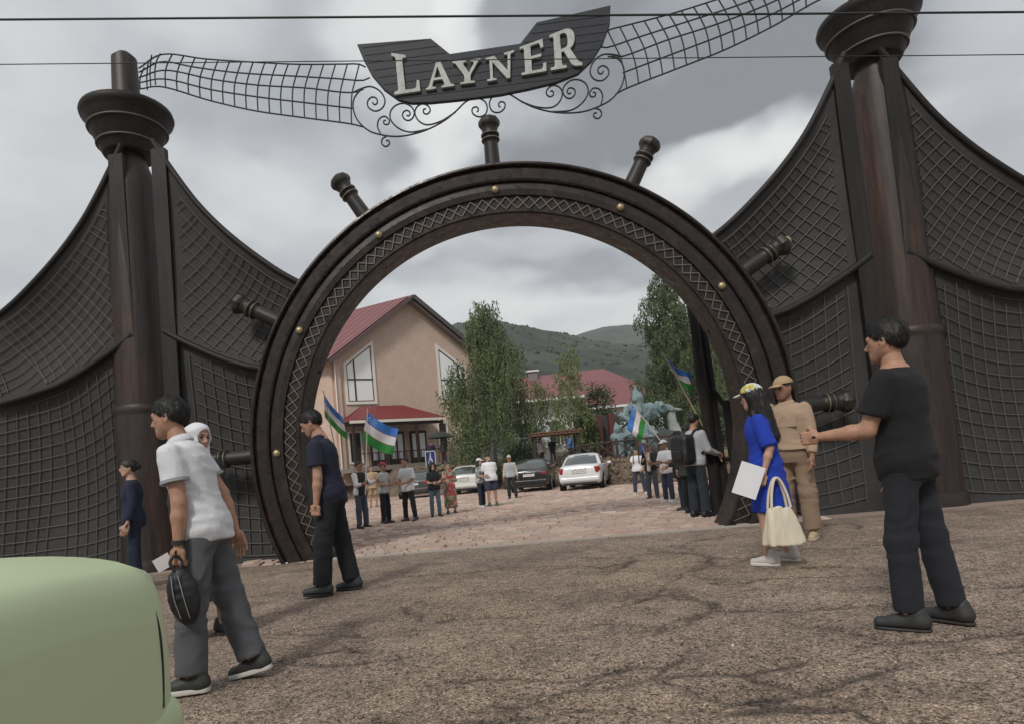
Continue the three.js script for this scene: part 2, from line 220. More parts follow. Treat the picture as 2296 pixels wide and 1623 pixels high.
// raised terrace and its rough bank behind the cars
const bankTab = [[-60, -62], [-10, -45], [-3.5, -38.6], [0, -37.2], [2.4, -33.6], [4.4, -30.6], [5.6, -27.2], [7, -25.2], [9, -23.2], [14, -21.5], [40, -20]];
const bankZ = spline(bankTab.map(p => [p[0], p[1]]));
function terraceY(x, z) { const d = bankZ(x) - z; if (d < -.6) return -.15; return -.15 + 1.10 * smooth(-.25, .85, d) + 1.02 * smooth(-31, -47, z); }
{
  const xs = [], zs = []; for (let x = -45; x <= 45; x += (x > -6 && x < 15 ? .22 : 1.2)) xs.push(x); for (let z = -20; z >= -120; z -= (z > -48 ? .25 : 2.5)) zs.push(z);
  const pos = [], col = [], idx = [], nx = xs.length;
  zs.forEach((z, j) => xs.forEach((x, i) => {
    const d = bankZ(x) - z, on = smooth(-.3, .3, d) * (1 - smooth(1.2, 2.2, d)), y = terraceY(x, z) + on * (.34 * fbm(x * 2.6, z * 2.6, 3) + .16 * noise(x * 5.5, z * 5.5, 8)) + .03 * fbm(x, z, 5);
    pos.push(x, y, z + on * .2 * noise(x * 4, z * 4, 1)); const n = .75 + .5 * (.5 + .5 * fbm(x * 3, z * 3, 12)), st = smooth(.1, .4, noise(x * 6, y * 8, z * 6));
    const soil = [.125 * n, .086 * n, .06 * n], rock = [.19 * n, .145 * n, .105 * n], grass = [.10 * n, .12 * n, .06 * n], g = smooth(1.5, 4, d) * clamp(.55 + fbm(x * .6, z * .6, 2) * 1.5);
    for (let k = 0; k < 3; k++) col.push(lerp(lerp(soil[k], rock[k], st), grass[k], g));
    if (i < nx - 1 && j < zs.length - 1) { const a = j * nx + i; idx.push(a, a + 1, a + nx, a + 1, a + nx + 1, a + nx); }
  }));
  const g = new THREE.BufferGeometry(); g.setAttribute('position', new THREE.Float32BufferAttribute(pos, 3)); g.setAttribute('color', new THREE.Float32BufferAttribute(col, 3)); g.setIndex(idx); g.computeVertexNormals();
  struct(tag(mesh('terrace_ground', g, new THREE.MeshStandardMaterial({ vertexColors: true, roughness: .96 }), scene), 'raised terrace with a rough brown stone bank behind the parked cars', 'terrace'));
  // rocks lying in the bank face
  const r = rng(5), proto = new THREE.IcosahedronGeometry(1, 1), im = new THREE.InstancedMesh(proto, mat(0xffffff, .95), 1500), M = new THREE.Matrix4(), e = new THREE.Euler(), q = new THREE.Quaternion();
  { const p = proto.attributes.position; for (let i = 0; i < p.count; i++) { const k = 1 + .3 * noise(p.getX(i) * 1.7, p.getY(i) * 1.7, p.getZ(i) * 1.7 + 4); p.setXYZ(i, p.getX(i) * k, p.getY(i) * k * .8, p.getZ(i) * k); } proto.computeVertexNormals(); }
  for (let i = 0; i < 1500; i++) { const x = -4 + 17 * r(), d = -.25 + r() * 1.35, z = bankZ(x) - d, s = .05 + .10 * r() * r(); e.set(r() * 6, r() * 6, r() * 6); q.setFromEuler(e); M.compose(V(x, terraceY(x, z) + .05, z), q, V(s * (1 + r()), s, s)); im.setMatrixAt(i, M); const t = .7 + r() * .6; im.setColorAt(i, lin(.17 * t, (.115 + .02 * r()) * t, (.075 + .03 * r()) * t)); }
  im.name = 'bank_rocks'; im.castShadow = im.receiveShadow = true; im.userData.kind = 'stuff'; scene.add(im); tag(im, 'loose brown rocks set in the bank behind the cars', 'rocks');
}
// wooded hills
function hill(name, label, ridge, zr, z0, color, scrub, seed) {
  const pos = [], col = [], idx = [], nx = 420, nz = 110, xw = zr * .8;
  const Y = (x, t) => { const b = ridge(x); return 1.5 + (b - 1.5) * Math.pow(smooth(0, 1, t), .85) + 7 * fbm(x * .022, t * 5, seed) * smooth(0, .35, t) * (1 - .6 * t) + 1.5 * fbm(x * .09, t * 22, seed + 2) * t; };
  for (let j = 0; j <= nz; j++) for (let i = 0; i <= nx; i++) {
    const t = j / nz, x = lerp(-xw, xw, i / nx), z = -lerp(z0, zr, t), n = .85 + .6 * fbm(x * .035, z * .035, seed, 5) + .35 * noise(x * .19, z * .19, 4);
    pos.push(x, Y(x, t), z); col.push(color[0] * n, color[1] * n, color[2] * n); if (i < nx && j < nz) { const a = j * (nx + 1) + i; idx.push(a, a + 1, a + nx + 1, a + 1, a + nx + 2, a + nx + 1); }
  }
  const g = new THREE.BufferGeometry(); g.setAttribute('position', new THREE.Float32BufferAttribute(pos, 3)); g.setAttribute('color', new THREE.Float32BufferAttribute(col, 3)); g.setIndex(idx); g.computeVertexNormals();
  struct(tag(mesh(name, g, new THREE.MeshStandardMaterial({ vertexColors: true, roughness: 1 }), scene), label, 'hill'));
  if (scrub) {
    const r = rng(seed), p = new THREE.IcosahedronGeometry(1, 1), pp = p.attributes.position; for (let i = 0; i < pp.count; i++) { const k = 1 + .45 * noise(pp.getX(i) * 2, pp.getY(i) * 2, pp.getZ(i) * 2 + seed); pp.setXYZ(i, pp.getX(i) * k, pp.getY(i) * k * .85, pp.getZ(i) * k); } p.computeVertexNormals();
    const im = new THREE.InstancedMesh(p, mat(0xffffff, 1), scrub), M = new THREE.Matrix4(), q = new THREE.Quaternion();
    for (let i = 0; i < scrub; i++) { const t = i < scrub * .35 ? .985 + r() * .015 : Math.sqrt(r()) * .98 + .02, x = (r() * 2 - 1) * xw * .62, z = -lerp(z0, zr, t), s = (.45 + .8 * r() * r()) * (zr / 400); q.setFromEuler(new THREE.Euler(0, r() * 6, 0)); M.compose(V(x, Y(x, t) + s * .2, z), q, V(s * 1.3, s, s * 1.3)); im.setMatrixAt(i, M); const k = .9 + r() * .35; im.setColorAt(i, lin(color[0] * k, color[1] * k, color[2] * k * .95)); }
    im.name = numbered('hill_scrub'); im.userData.kind = 'stuff'; scene.add(im); tag(im, 'dark scrub and small trees scattered over the near hill', 'scrub');
  }
}
hill('near_hill', 'dark green wooded hillside rising behind the red roofed buildings', spline([[-600, 70], [-200, 88], [-60, 82], [-13, 86], [8, 88], [24, 84], [45, 77], [70, 71], [95, 67], [120, 67], [200, 72], [300, 66], [600, 50]]), 400, 130, [.043, .054, .036], 1700, 41);
hill('distant_hill', 'distant hill crest beyond the wooded hillside', spline([[-1500, 100], [0, 150], [120, 168], [170, 178], [215, 181], [265, 174], [400, 160], [1500, 120]]), 900, 480, [.050, .062, .042], 0, 61);

// ------------------------------------------------------------ ship's wheel gate
const patina = tex(512, (u, v) => { const a = pnoise(u, v, 6, 21), b = pnoise(u, v, 23, 22), c = pnoise(u, v, 90, 23), d = pnoise(u, v, 220, 24); const k = 128 + a * 20 + b * 18 + c * 14 + d * 16, rust = clamp((pnoise(u, v, 11, 25) + .5 * b - .35) * 2.2) * (.5 + .5 * c); return [k * 1.02 + 34 * rust, k + 6 * rust, k * .98 - 10 * rust]; });
const grain = tex(512, (u, v) => { const a = pnoise(u, v, 6, 41), b = pnoise(u, v, 23, 42), c = pnoise(u, v, 90, 43), d = pnoise(u, v, 200, 44); const k = 226 + a * 12 + b * 12 + c * 10 + d * 10; return [k, k, k]; });
const roughTex = tex(256, (u, v) => { const k = 150 + 45 * pnoise(u, v, 9, 31) + 40 * pnoise(u, v, 40, 32); return [k, k, k]; }, false);
const M = {
  bronze: new THREE.MeshStandardMaterial({ color: lin(.108, .078, .068), map: patina, roughness: .62, roughnessMap: roughTex, metalness: .25, bumpMap: patina, bumpScale: .004 }),
  sail: new THREE.MeshStandardMaterial({ color: lin(.052, .050, .048), map: grain, roughness: .75, metalness: .15, bumpMap: patina, bumpScale: .01 }),
  grid: mat([.115, .108, .095], .55, { metalness: .3 }),
  lattice: mat([.15, .128, .108], .5, { metalness: .25 }),
  post: new THREE.MeshStandardMaterial({ color: lin(.085, .075, .07), map: patina, roughness: .6, metalness: .3 }),
  mast: new THREE.MeshStandardMaterial({ color: lin(.155, .112, .102), map: patina, roughness: .5, metalness: .2 }),
  brass: mat([.42, .34, .20], .38, { metalness: .55 }),
  dull: mat([.22, .185, .13], .45, { metalness: .4 }),
  iron: mat([.028, .032, .033], .55, { metalness: .3 }),
  handle: new THREE.MeshStandardMaterial({ color: lin(.135, .125, .115), map: patina, roughness: .5, metalness: .3 }),
};
const gate = (name, label, cat, grp) => thing(name, label, cat, [GX, 0, GZ], GA, grp);
const CY = 1.627;
// sweep of a profile [r,z] round the wheel's hub, cut off at the ground
function ringStrip(prof, n = 150, uvS = 1) {
  const parts = [];
  for (let s = 0; s < prof.length - 1; s++) {
    const [r0, z0] = prof[s], [r1, z1] = prof[s + 1], pos = [], uv = [], nor = [], idx = []; let nr = -(z1 - z0), nz = r1 - r0; const l = Math.hypot(nr, nz); nr /= l; nz /= l;
    for (let i = 0; i <= n; i++) for (const [k, r, z] of [[0, r0, z0], [1, r1, z1]]) {
      const A = Math.acos(clamp(-(CY + .03) / r, -1, 1)), a = lerp(-A, A, i / n); pos.push(r * Math.sin(a), CY + r * Math.cos(a), z); nor.push(nr * Math.sin(a), nr * Math.cos(a), nz); uv.push(a * 3.6 * uvS, (r + z) * uvS);
    }
    for (let i = 0; i < n; i++) { const a = i * 2; idx.push(a, a + 2, a + 1, a + 1, a + 2, a + 3); }
    const g = new THREE.BufferGeometry(); g.setAttribute('position', new THREE.Float32BufferAttribute(pos, 3)); g.setAttribute('normal', new THREE.Float32BufferAttribute(nor, 3)); g.setAttribute('uv', new THREE.Float32BufferAttribute(uv, 2)); g.setIndex(idx); parts.push(g);
  }
  return mergeGeometries(parts);
}
{
  const w = gate('ship_wheel_arch', "giant dark bronze ship's wheel forming the arch of the gate", 'gate arch');
  mesh('inner_soffit', ringStrip([[3.24, -.5], [3.24, .035], [3.262, .058], [3.295, .058], [3.305, .012]]), M.bronze, w);
  mesh('lattice_bed', ringStrip([[3.305, .012], [3.505, .012]]), M.bronze, w);
  mesh('middle_band', ringStrip([[3.505, .012], [3.512, .055], [3.60, .068], [3.69, .06], [3.70, .045]]), M.bronze, w);
  mesh('outer_band', ringStrip([[3.70, .045], [3.712, .10], [3.74, .112], [3.88, .118], [3.915, .10], [3.925, .085]]), M.bronze, w);
  mesh('outer_rim', ringStrip([[3.925, .085], [3.93, .15], [3.945, .165], [3.972, .16], [3.984, .14], [3.984, -.5]]), M.bronze, w);
  mesh('back_plate', ringStrip([[3.984, -.5], [3.24, -.5]]), M.bronze, w);
  const da = .0505, A = 2.08; let i = 0;
  for (let a = -A; a < A; a += da, i++) for (const f of [0, 1]) {
    const ra = f ? 3.495 : 3.315, rb = f ? 3.315 : 3.495, zz = f ? .026 : .034, ya = CY + ra * Math.cos(a), yb = CY + rb * Math.cos(a + da); if (ya < .02 || yb < .02) continue;
    mesh('lattice_bar', plank([ra * Math.sin(a), ya, zz], [rb * Math.sin(a + da), yb, zz], .013, .012), M.lattice, w);
  }
  const hp = [[0, -.12], [.118, -.12], [.116, .05], [.108, .42], [.104, .47], [.132, .48], [.138, .50], [.132, .52], [.112, .53], [.112, .545], [.136, .555], [.142, .575], [.134, .60], [.112, .615], [.118, .66], [.132, .69]].map(p => new THREE.Vector2(p[0], p[1] + 3.984));
  const knob = [[.132, .69], [.155, .715], [.166, .745], [.166, .79], [.155, .82], [.12, .835], [.09, .865], [.05, .885], [0, .89]].map(p => new THREE.Vector2(p[0], p[1] + 3.984));
  const hg = new THREE.LatheGeometry(hp, 24), kg = new THREE.LatheGeometry(knob, 8).toNonIndexed(); kg.computeVertexNormals(); const kg2 = toCreasedNormals(kg, .5), rg = new THREE.TorusGeometry(.134, .008, 8, 24).rotateX(Math.PI / 2), tip = new THREE.SphereGeometry(.075, 16, 10).scale(1, .7, 1).translate(0, 3.984 + .875, 0);
  for (let k = -3; k <= 3; k++) {
    const a = k * 30 * R, h = mesh('wheel_handle', hg, M.handle, w); h.position.set(0, CY, -.16); h.rotation.z = -a;
    mesh('knob', kg2, M.handle, h); mesh('collar_ring', rg.clone().translate(0, 3.984 + .50, 0), M.dull, h); mesh('collar_ring', rg.clone().translate(0, 3.984 + .578, 0), M.dull, h); if (k === 2) mesh('knob_tip', tip, M.brass, h);
    mesh('brass_stud', new THREE.SphereGeometry(.056, 20, 14).scale(1, 1, .8).translate(3.602 * Math.sin(a), CY + 3.602 * Math.cos(a), .085), M.brass, w);
  }
}
// sails of sheet metal with welded grids
const topE = spline([[2.9, 4.06], [3.07, 4.16], [3.4, 4.38], [3.92, 4.82], [4.30, 5.2], [4.66, 5.64], [5.12, 6.38], [5.35, 6.80]]), railE = spline([[2.9, 2.77], [3.6, 2.90], [4.0, 2.99], [4.38, 3.14], [5.02, 3.49], [5.3, 3.67]]);
const SX = x => x * 1.034 - .02, SY = y => 1.1 + (y - 1.1) * 1.034;
function sail(side, outer, label) {
  const o = gate('sheet_metal_sail', label, 'sail', 'metal sails flanking the wheel'), U = u => side * SX(outer ? 11.1 - u : u);
  const zU = (u, v) => -.36 - .20 * Math.sin(Math.PI * clamp((u - 2.9) / 2.3)) * Math.sin(Math.PI * clamp((v - railE(u)) / (topE(u) - railE(u)))), zL = (u, v) => -.50 - .15 * Math.sin(Math.PI * clamp((u - 2.9) / 2.3)) * Math.sin(Math.PI * clamp(v / 3.2)) + .06 * v / 3.4;
  const sheet = (lo, hi, zf, nu, nv, umin) => { const pos = [], uv = [], idx = []; for (let j = 0; j <= nv; j++) for (let i = 0; i <= nu; i++) { const u = umin < 2.8 && !outer ? lerp(Math.sqrt(3.75 ** 2 - (lerp(0, 3.3, j / nv) - CY) ** 2) - .12, 5.3, i / nu) : lerp(umin, 5.3, i / nu), v = lerp(lo(u), hi(u), j / nv); pos.push(U(u), SY(v), zf(u, v)); uv.push(u * .7, v * .7); if (i < nu && j < nv) { const a = j * (nu + 1) + i; idx.push(a, a + 1, a + nu + 1, a + 1, a + nu + 2, a + nu + 1); } } const g = new THREE.BufferGeometry(); g.setAttribute('position', new THREE.Float32BufferAttribute(pos, 3)); g.setAttribute('uv', new THREE.Float32BufferAttribute(uv, 2)); g.setIndex(idx); g.computeVertexNormals(); return g; };
  mesh('upper_sheet', sheet(railE, topE, zU, 40, 30, 2.9), M.sail, o); mesh('lower_sheet', sheet(() => -.02, u => railE(u) + .05, zL, 30, 30, 2.5), M.sail, o);
  const line = (pts, zf, r, name, mt, inside) => { let run = []; const flush = () => { if (run.length > 1) mesh(name, tube(run.map(([u, v]) => [U(u), SY(v), zf(u, v) + .022]), r, Math.max(3, Math.min(40, run.length)), 4), mt, o); run = []; }; for (const p of pts) inside(p) ? run.push(p) : flush(); flush(); };
  const inU = ([u, v]) => u > 2.95 && u < 5.0 && v > railE(u) + .09 && v < topE(u) - .14, inL = ([u, v]) => u > (outer ? -2 : 0) + Math.sqrt(Math.max(0, 3.7 ** 2 - (v - CY) ** 2)) - .12 && u < 4.98 && v > .05 && v < railE(u) - .1;
  const T = []; for (let i = 0; i <= 60; i++) { const u = lerp(2.4, 5.7, i / 60), e = .01; T.push([u, topE(u) + (u > 5.12 ? (u - 5.12) * 1.7 : 0) + (u < 3 ? (u - 3) * .35 : 0), 0]); }
  const N = T.map((p, i) => { const a = T[Math.max(0, i - 1)], b = T[Math.min(60, i + 1)], l = Math.hypot(b[0] - a[0], b[1] - a[1]); return [(b[1] - a[1]) / l, -(b[0] - a[0]) / l]; });
  for (let k = 0; k < 18; k++) line(T.map((p, i) => [p[0] + N[i][0] * (.15 + k * .152), p[1] + N[i][1] * (.15 + k * .152)]), zU, .0085, 'grid_bar', M.grid, inU);
  let acc = 0; for (let i = 1; i <= 60; i++) { const l = Math.hypot(T[i][0] - T[i - 1][0], T[i][1] - T[i - 1][1]); acc += l; if (acc > .148) { acc -= .148; const q = []; for (let s = .14; s < 3.2; s += .06) q.push([T[i][0] + N[i][0] * s + .05 * s * s * .3, T[i][1] + N[i][1] * s]); line(q, zU, .0085, 'grid_bar', M.grid, inU); } }
  for (let k = 0; k < 19; k++) { const q = []; for (let u = 2.6; u <= 5.0; u += .1) { const v0 = railE(u) - .1 - k * .178, flat = 2.75 - .1 - k * .178; q.push([u, lerp(flat + .12, v0, clamp(v0 / 3))]); } line(q, zL, .0085, 'grid_bar', M.grid, inL); }
  for (let k = 0; k < 14; k++) { const q = []; for (let v = .04; v < 3.6; v += .12) q.push([2.68 + k * .168 + .16 * Math.pow((3.4 - v) / 3.4, 1.5) * (k < 7 ? -1.6 : -.4) + .1, v]); line(q, zL, .0085, 'grid_bar', M.grid, inL); }
  const edge = (f, z, r, name, off) => mesh(name, tube(Array.from({ length: 24 }, (_, i) => { const u = lerp(2.95, 5.3, i / 23); return [U(u), SY(f(u) + off), z(u, f(u)) + .01]; }), r, 50, 8), M.post, o);
  edge(topE, zU, .045, 'top_rail', 0); edge(railE, zU, .05, 'bottom_rail', 0);
  mesh('edge_post', plank([U(5.24), 0, -.40], [U(5.20), SY(topE(5.2)) + .02, -.36], .24, .10), M.post, o);
}
sail(-1, false, 'tall black metal sail with welded grid behind the man in white'); sail(1, false, 'tall black metal sail with welded grid behind the man in the khaki cap'); sail(-1, true, 'outer black metal sail beyond the mast on the side of the pale green car'); sail(1, true, 'outer black metal sail beyond the mast on the side of the man in black');
for (const side of [-1, 1]) {
  const o = gate('ship_mast', side < 0 ? 'brown ship mast with crow nest behind the man in white' : 'brown ship mast with crow nest behind the man in black', 'mast', 'masts at the ends of the gate'), x = side * 6.08, z = -.74;
  const prof = [[.50, -.05], [.50, .15], [.46, .2], [.45, 2.5], [.48, 2.52], [.48, 2.62], [.44, 2.65], [.42, 6.3], [.25, 6.8], [.20, 8.6], [.1, 8.7], [0, 8.72]].map(p => new THREE.Vector2(...p));
  mesh('pole', new THREE.LatheGeometry(prof, 28).translate(x, 0, z), M.mast, o);
  const nest = [[0, 6.86], [.38, 6.86], [.41, 6.9], [.68, 7.5], [.71, 7.52], [.73, 7.58], [.71, 7.64], [.66, 7.64], [.64, 7.56], [.40, 6.98], [0, 6.98]].map(p => new THREE.Vector2(...p));
  mesh('crow_nest', new THREE.LatheGeometry(nest, 32).translate(x, 0, z), M.post, o);
  for (const y of [7.05, 7.32]) { const rr = .41 + (y - 6.9) * .45; mesh('nest_hoop', new THREE.TorusGeometry(rr + .012, .018, 8, 36).rotateX(Math.PI / 2).translate(x, y, z), M.grid, o); }
}
// boat shaped name board
{
  const o = gate('boat_shaped_sign', 'dark boat shaped sign with pale raised letters hung above the wheel', 'sign');
  const out = [[-1.90, 7.80], [-.772, 7.735], [-.5, 7.452], [.589, 7.469], [.866, 7.768], [1.975, 7.88], [1.938, 7.601], [1.809, 7.326], [1.618, 7.077], [1.399, 6.907], [1.061, 6.815], [.62, 6.765], [.208, 6.733], [-.416, 6.735], [-.85, 6.748], [-1.146, 6.779], [-1.342, 6.857], [-1.547, 7.047], [-1.711, 7.291], [-1.819, 7.549]];
  const slate = new THREE.MeshStandardMaterial({ color: lin(.024, .027, .035), map: grain, roughness: .6, metalness: .1 });
  // board built of horizontal planks cut to the boat outline
  const inside = (x, y) => { let c = false; for (let i = 0, j = out.length - 1; i < out.length; j = i++) { const [a, b] = out[i], [p, q] = out[j]; if ((b > y) !== (q > y) && x < (p - a) * (y - b) / (q - b) + a) c = !c; } return c; };
  const sh = new THREE.Shape(out.map(p => new THREE.Vector2(...p)));
  mesh('board', new THREE.ExtrudeGeometry(sh, { depth: .05, bevelEnabled: true, bevelSize: .012, bevelThickness: .01, bevelSegments: 2 }).translate(0, 0, -.07), slate, o);
  for (let y = 6.86; y < 7.85; y += .125) { const ys = y + .003; let run = null; for (let x = -2; x <= 2.02; x += .01) { const i = inside(x, ys) && inside(x + .03, ys) && inside(x - .03, ys); if (i && run === null) run = x; if (!i && run !== null) { if (x - run > .15) mesh('board_batten', box(x - run, .012, .008, (x + run) / 2, ys, -.008), slate, o); run = null; } } }
  const font = await new FontLoader().loadAsync('fonts/droid/droid_serif_bold.typeface.json'), pale = new THREE.MeshStandardMaterial({ color: lin(.58, .61, .57), map: grain, roughness: .6 }); 
  const letters = { L: [[-1.39, 6.905], [-.985, 6.913], [-1.02, 7.46], [-1.385, 7.565]], A: [[-.905, 6.915], [-.473, 6.925], [-.492, 7.325], [-.875, 7.325]], Y: [[-.475, 6.935], [-.06, 6.938], [-.035, 7.297], [-.461, 7.305]], N: [[.033, 6.929], [.432, 6.94], [.477, 7.36], [.04, 7.29]], E: [[.555, 6.957], [.938, 6.973], [.944, 7.485], [.569, 7.394]], R: [[.998, 6.973], [1.47, 6.993], [1.445, 7.635], [1.03, 7.52]] };
  for (const [ch, q] of Object.entries(letters)) {
    const g = new TextGeometry(ch, { font, size: 1, depth: .05, curveSegments: 8, bevelEnabled: false }); g.computeBoundingBox(); const b = g.boundingBox, p = g.attributes.position;
    for (let i = 0; i < p.count; i++) { const s = (p.getX(i) - b.min.x) / (b.max.x - b.min.x), t = (p.getY(i) - b.min.y) / (b.max.y - b.min.y), f = k => lerp(lerp(q[0][k], q[1][k], s), lerp(q[3][k], q[2][k], s), t); p.setXYZ(i, f(0), f(1), p.getZ(i) > .02 ? .035 : -.012); }
    g.computeVertexNormals(); mesh('letter', g, pale, o);
  }
  const S = [[[-1.899, 7.118], [-2.03, 6.978], [-2.06, 6.829], [-2.003, 6.616], [-1.835, 6.43], [-1.658, 6.348], [-1.425, 6.292], [-1.187, 6.295], [-.926, 6.346], [-.66, 6.454], [-.485, 6.57], [-.308, 6.705], [-.159, 6.738], [-.036, 6.67], [-.004, 6.562], [-.046, 6.463], [-.149, 6.44], [-.234, 6.509], [-.228, 6.584], [-.162, 6.597], [-.139, 6.547], [-.164, 6.517]], [[-2.041, 7.07], [-1.899, 7.118], [-1.761, 7.128], [-1.621, 7.035], [-1.557, 6.877], [-1.606, 6.768], [-1.719, 6.731], [-1.823, 6.807], [-1.825, 6.902], [-1.756, 6.959], [-1.685, 6.927], [-1.682, 6.851], [-1.729, 6.836], [-1.753, 6.877]],
    [[-.926, 6.346], [-1.22, 6.336], [-1.395, 6.427], [-1.494, 6.569], [-1.483, 6.7], [-1.384, 6.786], [-1.255, 6.793], [-1.143, 6.706], [-1.124, 6.61], [-1.176, 6.53], [-1.241, 6.521], [-1.3, 6.579], [-1.294, 6.654], [-1.228, 6.68], [-1.186, 6.635], [-1.208, 6.589], [-1.244, 6.602]], [[-.486, 6.56], [-.735, 6.442], [-.957, 6.419], [-1.077, 6.511], [-1.112, 6.637], [-1.069, 6.718], [-.983, 6.752], [-.896, 6.702], [-.874, 6.634], [-.924, 6.582], [-.977, 6.606], [-.973, 6.662], [-.935, 6.668]],
    [[-1.667, 6.358], [-1.705, 6.494], [-1.665, 6.603], [-1.581, 6.63], [-1.514, 6.551], [-1.545, 6.498], [-1.599, 6.512], [-1.601, 6.56], [-1.567, 6.566]], [[-1.569, 6.321], [-1.645, 6.281], [-1.661, 6.207], [-1.601, 6.154], [-1.543, 6.196], [-1.557, 6.244], [-1.594, 6.242]]];
  for (const f of [1, -1]) for (const c of S) mesh('scroll', tube(c.map(p => [f * p[0] + (f < 0 ? .03 : 0), p[1] + (f < 0 ? .03 : 0), -.045]), .0125, c.length * 6, 6), M.iron, o);
}
// rope-ladder style nets between masts and sign
for (const side of [-1, 1]) {
  const o = gate('iron_rigging_net', side < 0 ? 'black iron rigging net between the sign and the mast behind the man in white' : 'black iron rigging net between the sign and the mast behind the man in black', 'rigging', 'rigging nets beside the sign');
  const rows = [[[-5.75, 8.31], [-5.0, 8.091], [-4.361, 7.927], [-3.614, 7.775], [-2.85, 7.635], [-2.136, 7.543], [-1.91, 7.511], [-1.818, 7.453]], [[-5.75, 8.24], [-5.01, 7.969], [-4.578, 7.828], [-3.852, 7.633], [-3.106, 7.487], [-2.327, 7.337], [-1.843, 7.246], [-1.762, 7.275]], [[-5.75, 8.15], [-4.966, 7.819], [-4.26, 7.58], [-3.535, 7.389], [-2.773, 7.242], [-2.032, 7.073], [-1.872, 7.107]], [[-5.75, 8.06], [-4.984, 7.675], [-4.305, 7.42], [-3.565, 7.203], [-2.825, 7.015], [-2.069, 6.823]], [[-5.75, 7.95], [-5.035, 7.552], [-4.317, 7.24], [-3.598, 6.98], [-2.843, 6.774], [-2.089, 6.573], [-1.936, 6.513]]];
  const X = p => [-side * p[0], p[1] + (side > 0 ? .02 : 0), -.05 - .55 * smooth(5.1, 5.75, Math.abs(p[0]))];
  for (const r of rows) mesh('net_bar', tube(r.map(X), .0125, r.length * 5, 6), M.iron, o);
  const f = rows.map(r => spline(r));
  for (let k = 0; k < 21; k++) { const xt = -1.91 - k * .1858, xb = -2.105 - k * .182, q = []; for (let i = 0; i < 5; i++) { const t = i / 4, x = lerp(xt, xb, t) - .05 * Math.sin(Math.PI * t); q.push([x, f[i](x)]); } mesh('net_bar', tube(q.map(X), .011, 10, 6), M.iron, o); }
}
// overhead lines
{
  const cable = (name, a, b, sag, r, label) => { const pts = []; for (let i = 0; i <= 16; i++) { const t = i / 16; pts.push([lerp(a[0], b[0], t), lerp(a[1], b[1], t) - sag * 4 * t * (1 - t), lerp(a[2], b[2], t)]); } tag(mesh(name, tube(pts, r, 60, 5), M.iron, scene), label, 'cable'); };
  cable('overhead_cable', [-26, 9.5, -8.4], [26, 5.04, -8.4], .02, .015, 'thick black overhead cable crossing the sky above the sign');
  cable('overhead_cable', [-26, 8.55, -8.0], [26, 4.23, -8.0], .02, .0065, 'thin black overhead wire crossing in front of the sign letters');
}

// ------------------------------------------------------------ buildings
const brickBump = tex(256, (u, v) => { const row = Math.floor(v * 32), xx = u * 10 + (row % 2) * .5, e = Math.abs((xx % 1) - .5) * 2, f = Math.abs(((v * 32) % 1) - .5) * 2, m = e > .93 || f > .8 ? 90 : 140; const k = m + 26 * pnoise(u, v, 20, 5) + 18 * (hash(Math.floor(xx) % 10, row, 3) - .5); return [k, k, k]; }, false);
const stucco = tex(512, (u, v) => { const row = Math.floor(v * 64), xx = u * 20 + (row % 2) * .5, h = hash(Math.floor(xx) % 20, row, 4); const f = Math.abs(((v * 64) % 1) - .5) * 2; const k = 236 + 10 * (h - .5) + 6 * pnoise(u, v, 5, 6) + 10 * pnoise(u, v, 60, 7) - (f > .82 ? 14 : 0); return [k, k, k]; });
const B = {
  wall: mat([.70, .525, .425], .9, { map: stucco, bumpMap: brickBump, bumpScale: .012 }), trim: mat([.78, .73, .64], .7), roof: mat([.225, .085, .088], .5, { metalness: .1 }), porchRoof: mat([.20, .03, .035], .4, { metalness: .1 }), soffit: mat([.22, .19, .17], .8), barge: mat([.085, .08, .078], .6),
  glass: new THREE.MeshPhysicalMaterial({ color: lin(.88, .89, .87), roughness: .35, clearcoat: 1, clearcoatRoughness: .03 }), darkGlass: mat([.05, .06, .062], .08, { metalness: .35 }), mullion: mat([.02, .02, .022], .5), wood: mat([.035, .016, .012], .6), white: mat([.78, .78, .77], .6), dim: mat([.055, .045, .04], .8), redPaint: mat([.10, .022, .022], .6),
};
function ridged(P, n, mt, parent, name, h = .012, seam = .045) { // roof face P = [eave a, eave b, ridge b, ridge a] with standing seams
  const [a, b, c, d] = P.map(p => V(...p)), nor = b.clone().sub(a).cross(d.clone().sub(a)).normalize(); if (nor.y < 0) nor.negate();
  const th = .06, g = new THREE.BufferGeometry(), lo = [a, b, c, d].map(p => p.clone().addScaledVector(nor, -th)), q = (x, y, z, w) => [x, y, z, x, z, w].flatMap(p => p.toArray());
  g.setAttribute('position', new THREE.Float32BufferAttribute([...q(a, b, c, d), ...q(lo[3], lo[2], lo[1], lo[0]), ...q(a, lo[0], lo[1], b), ...q(b, lo[1], lo[2], c), ...q(c, lo[2], lo[3], d), ...q(d, lo[3], lo[0], a)], 3)); g.computeVertexNormals();
  const face = mesh(name, g, mt, parent);
  for (let i = 1; i < n; i++) { const t = i / n, p = a.clone().lerp(b, t).addScaledVector(nor, h / 2), r = d.clone().lerp(c, t).addScaledVector(nor, h / 2); mesh('roof_seam', plank(p.toArray(), r.toArray(), seam * .5, h * 1.6), mt, face); }
}
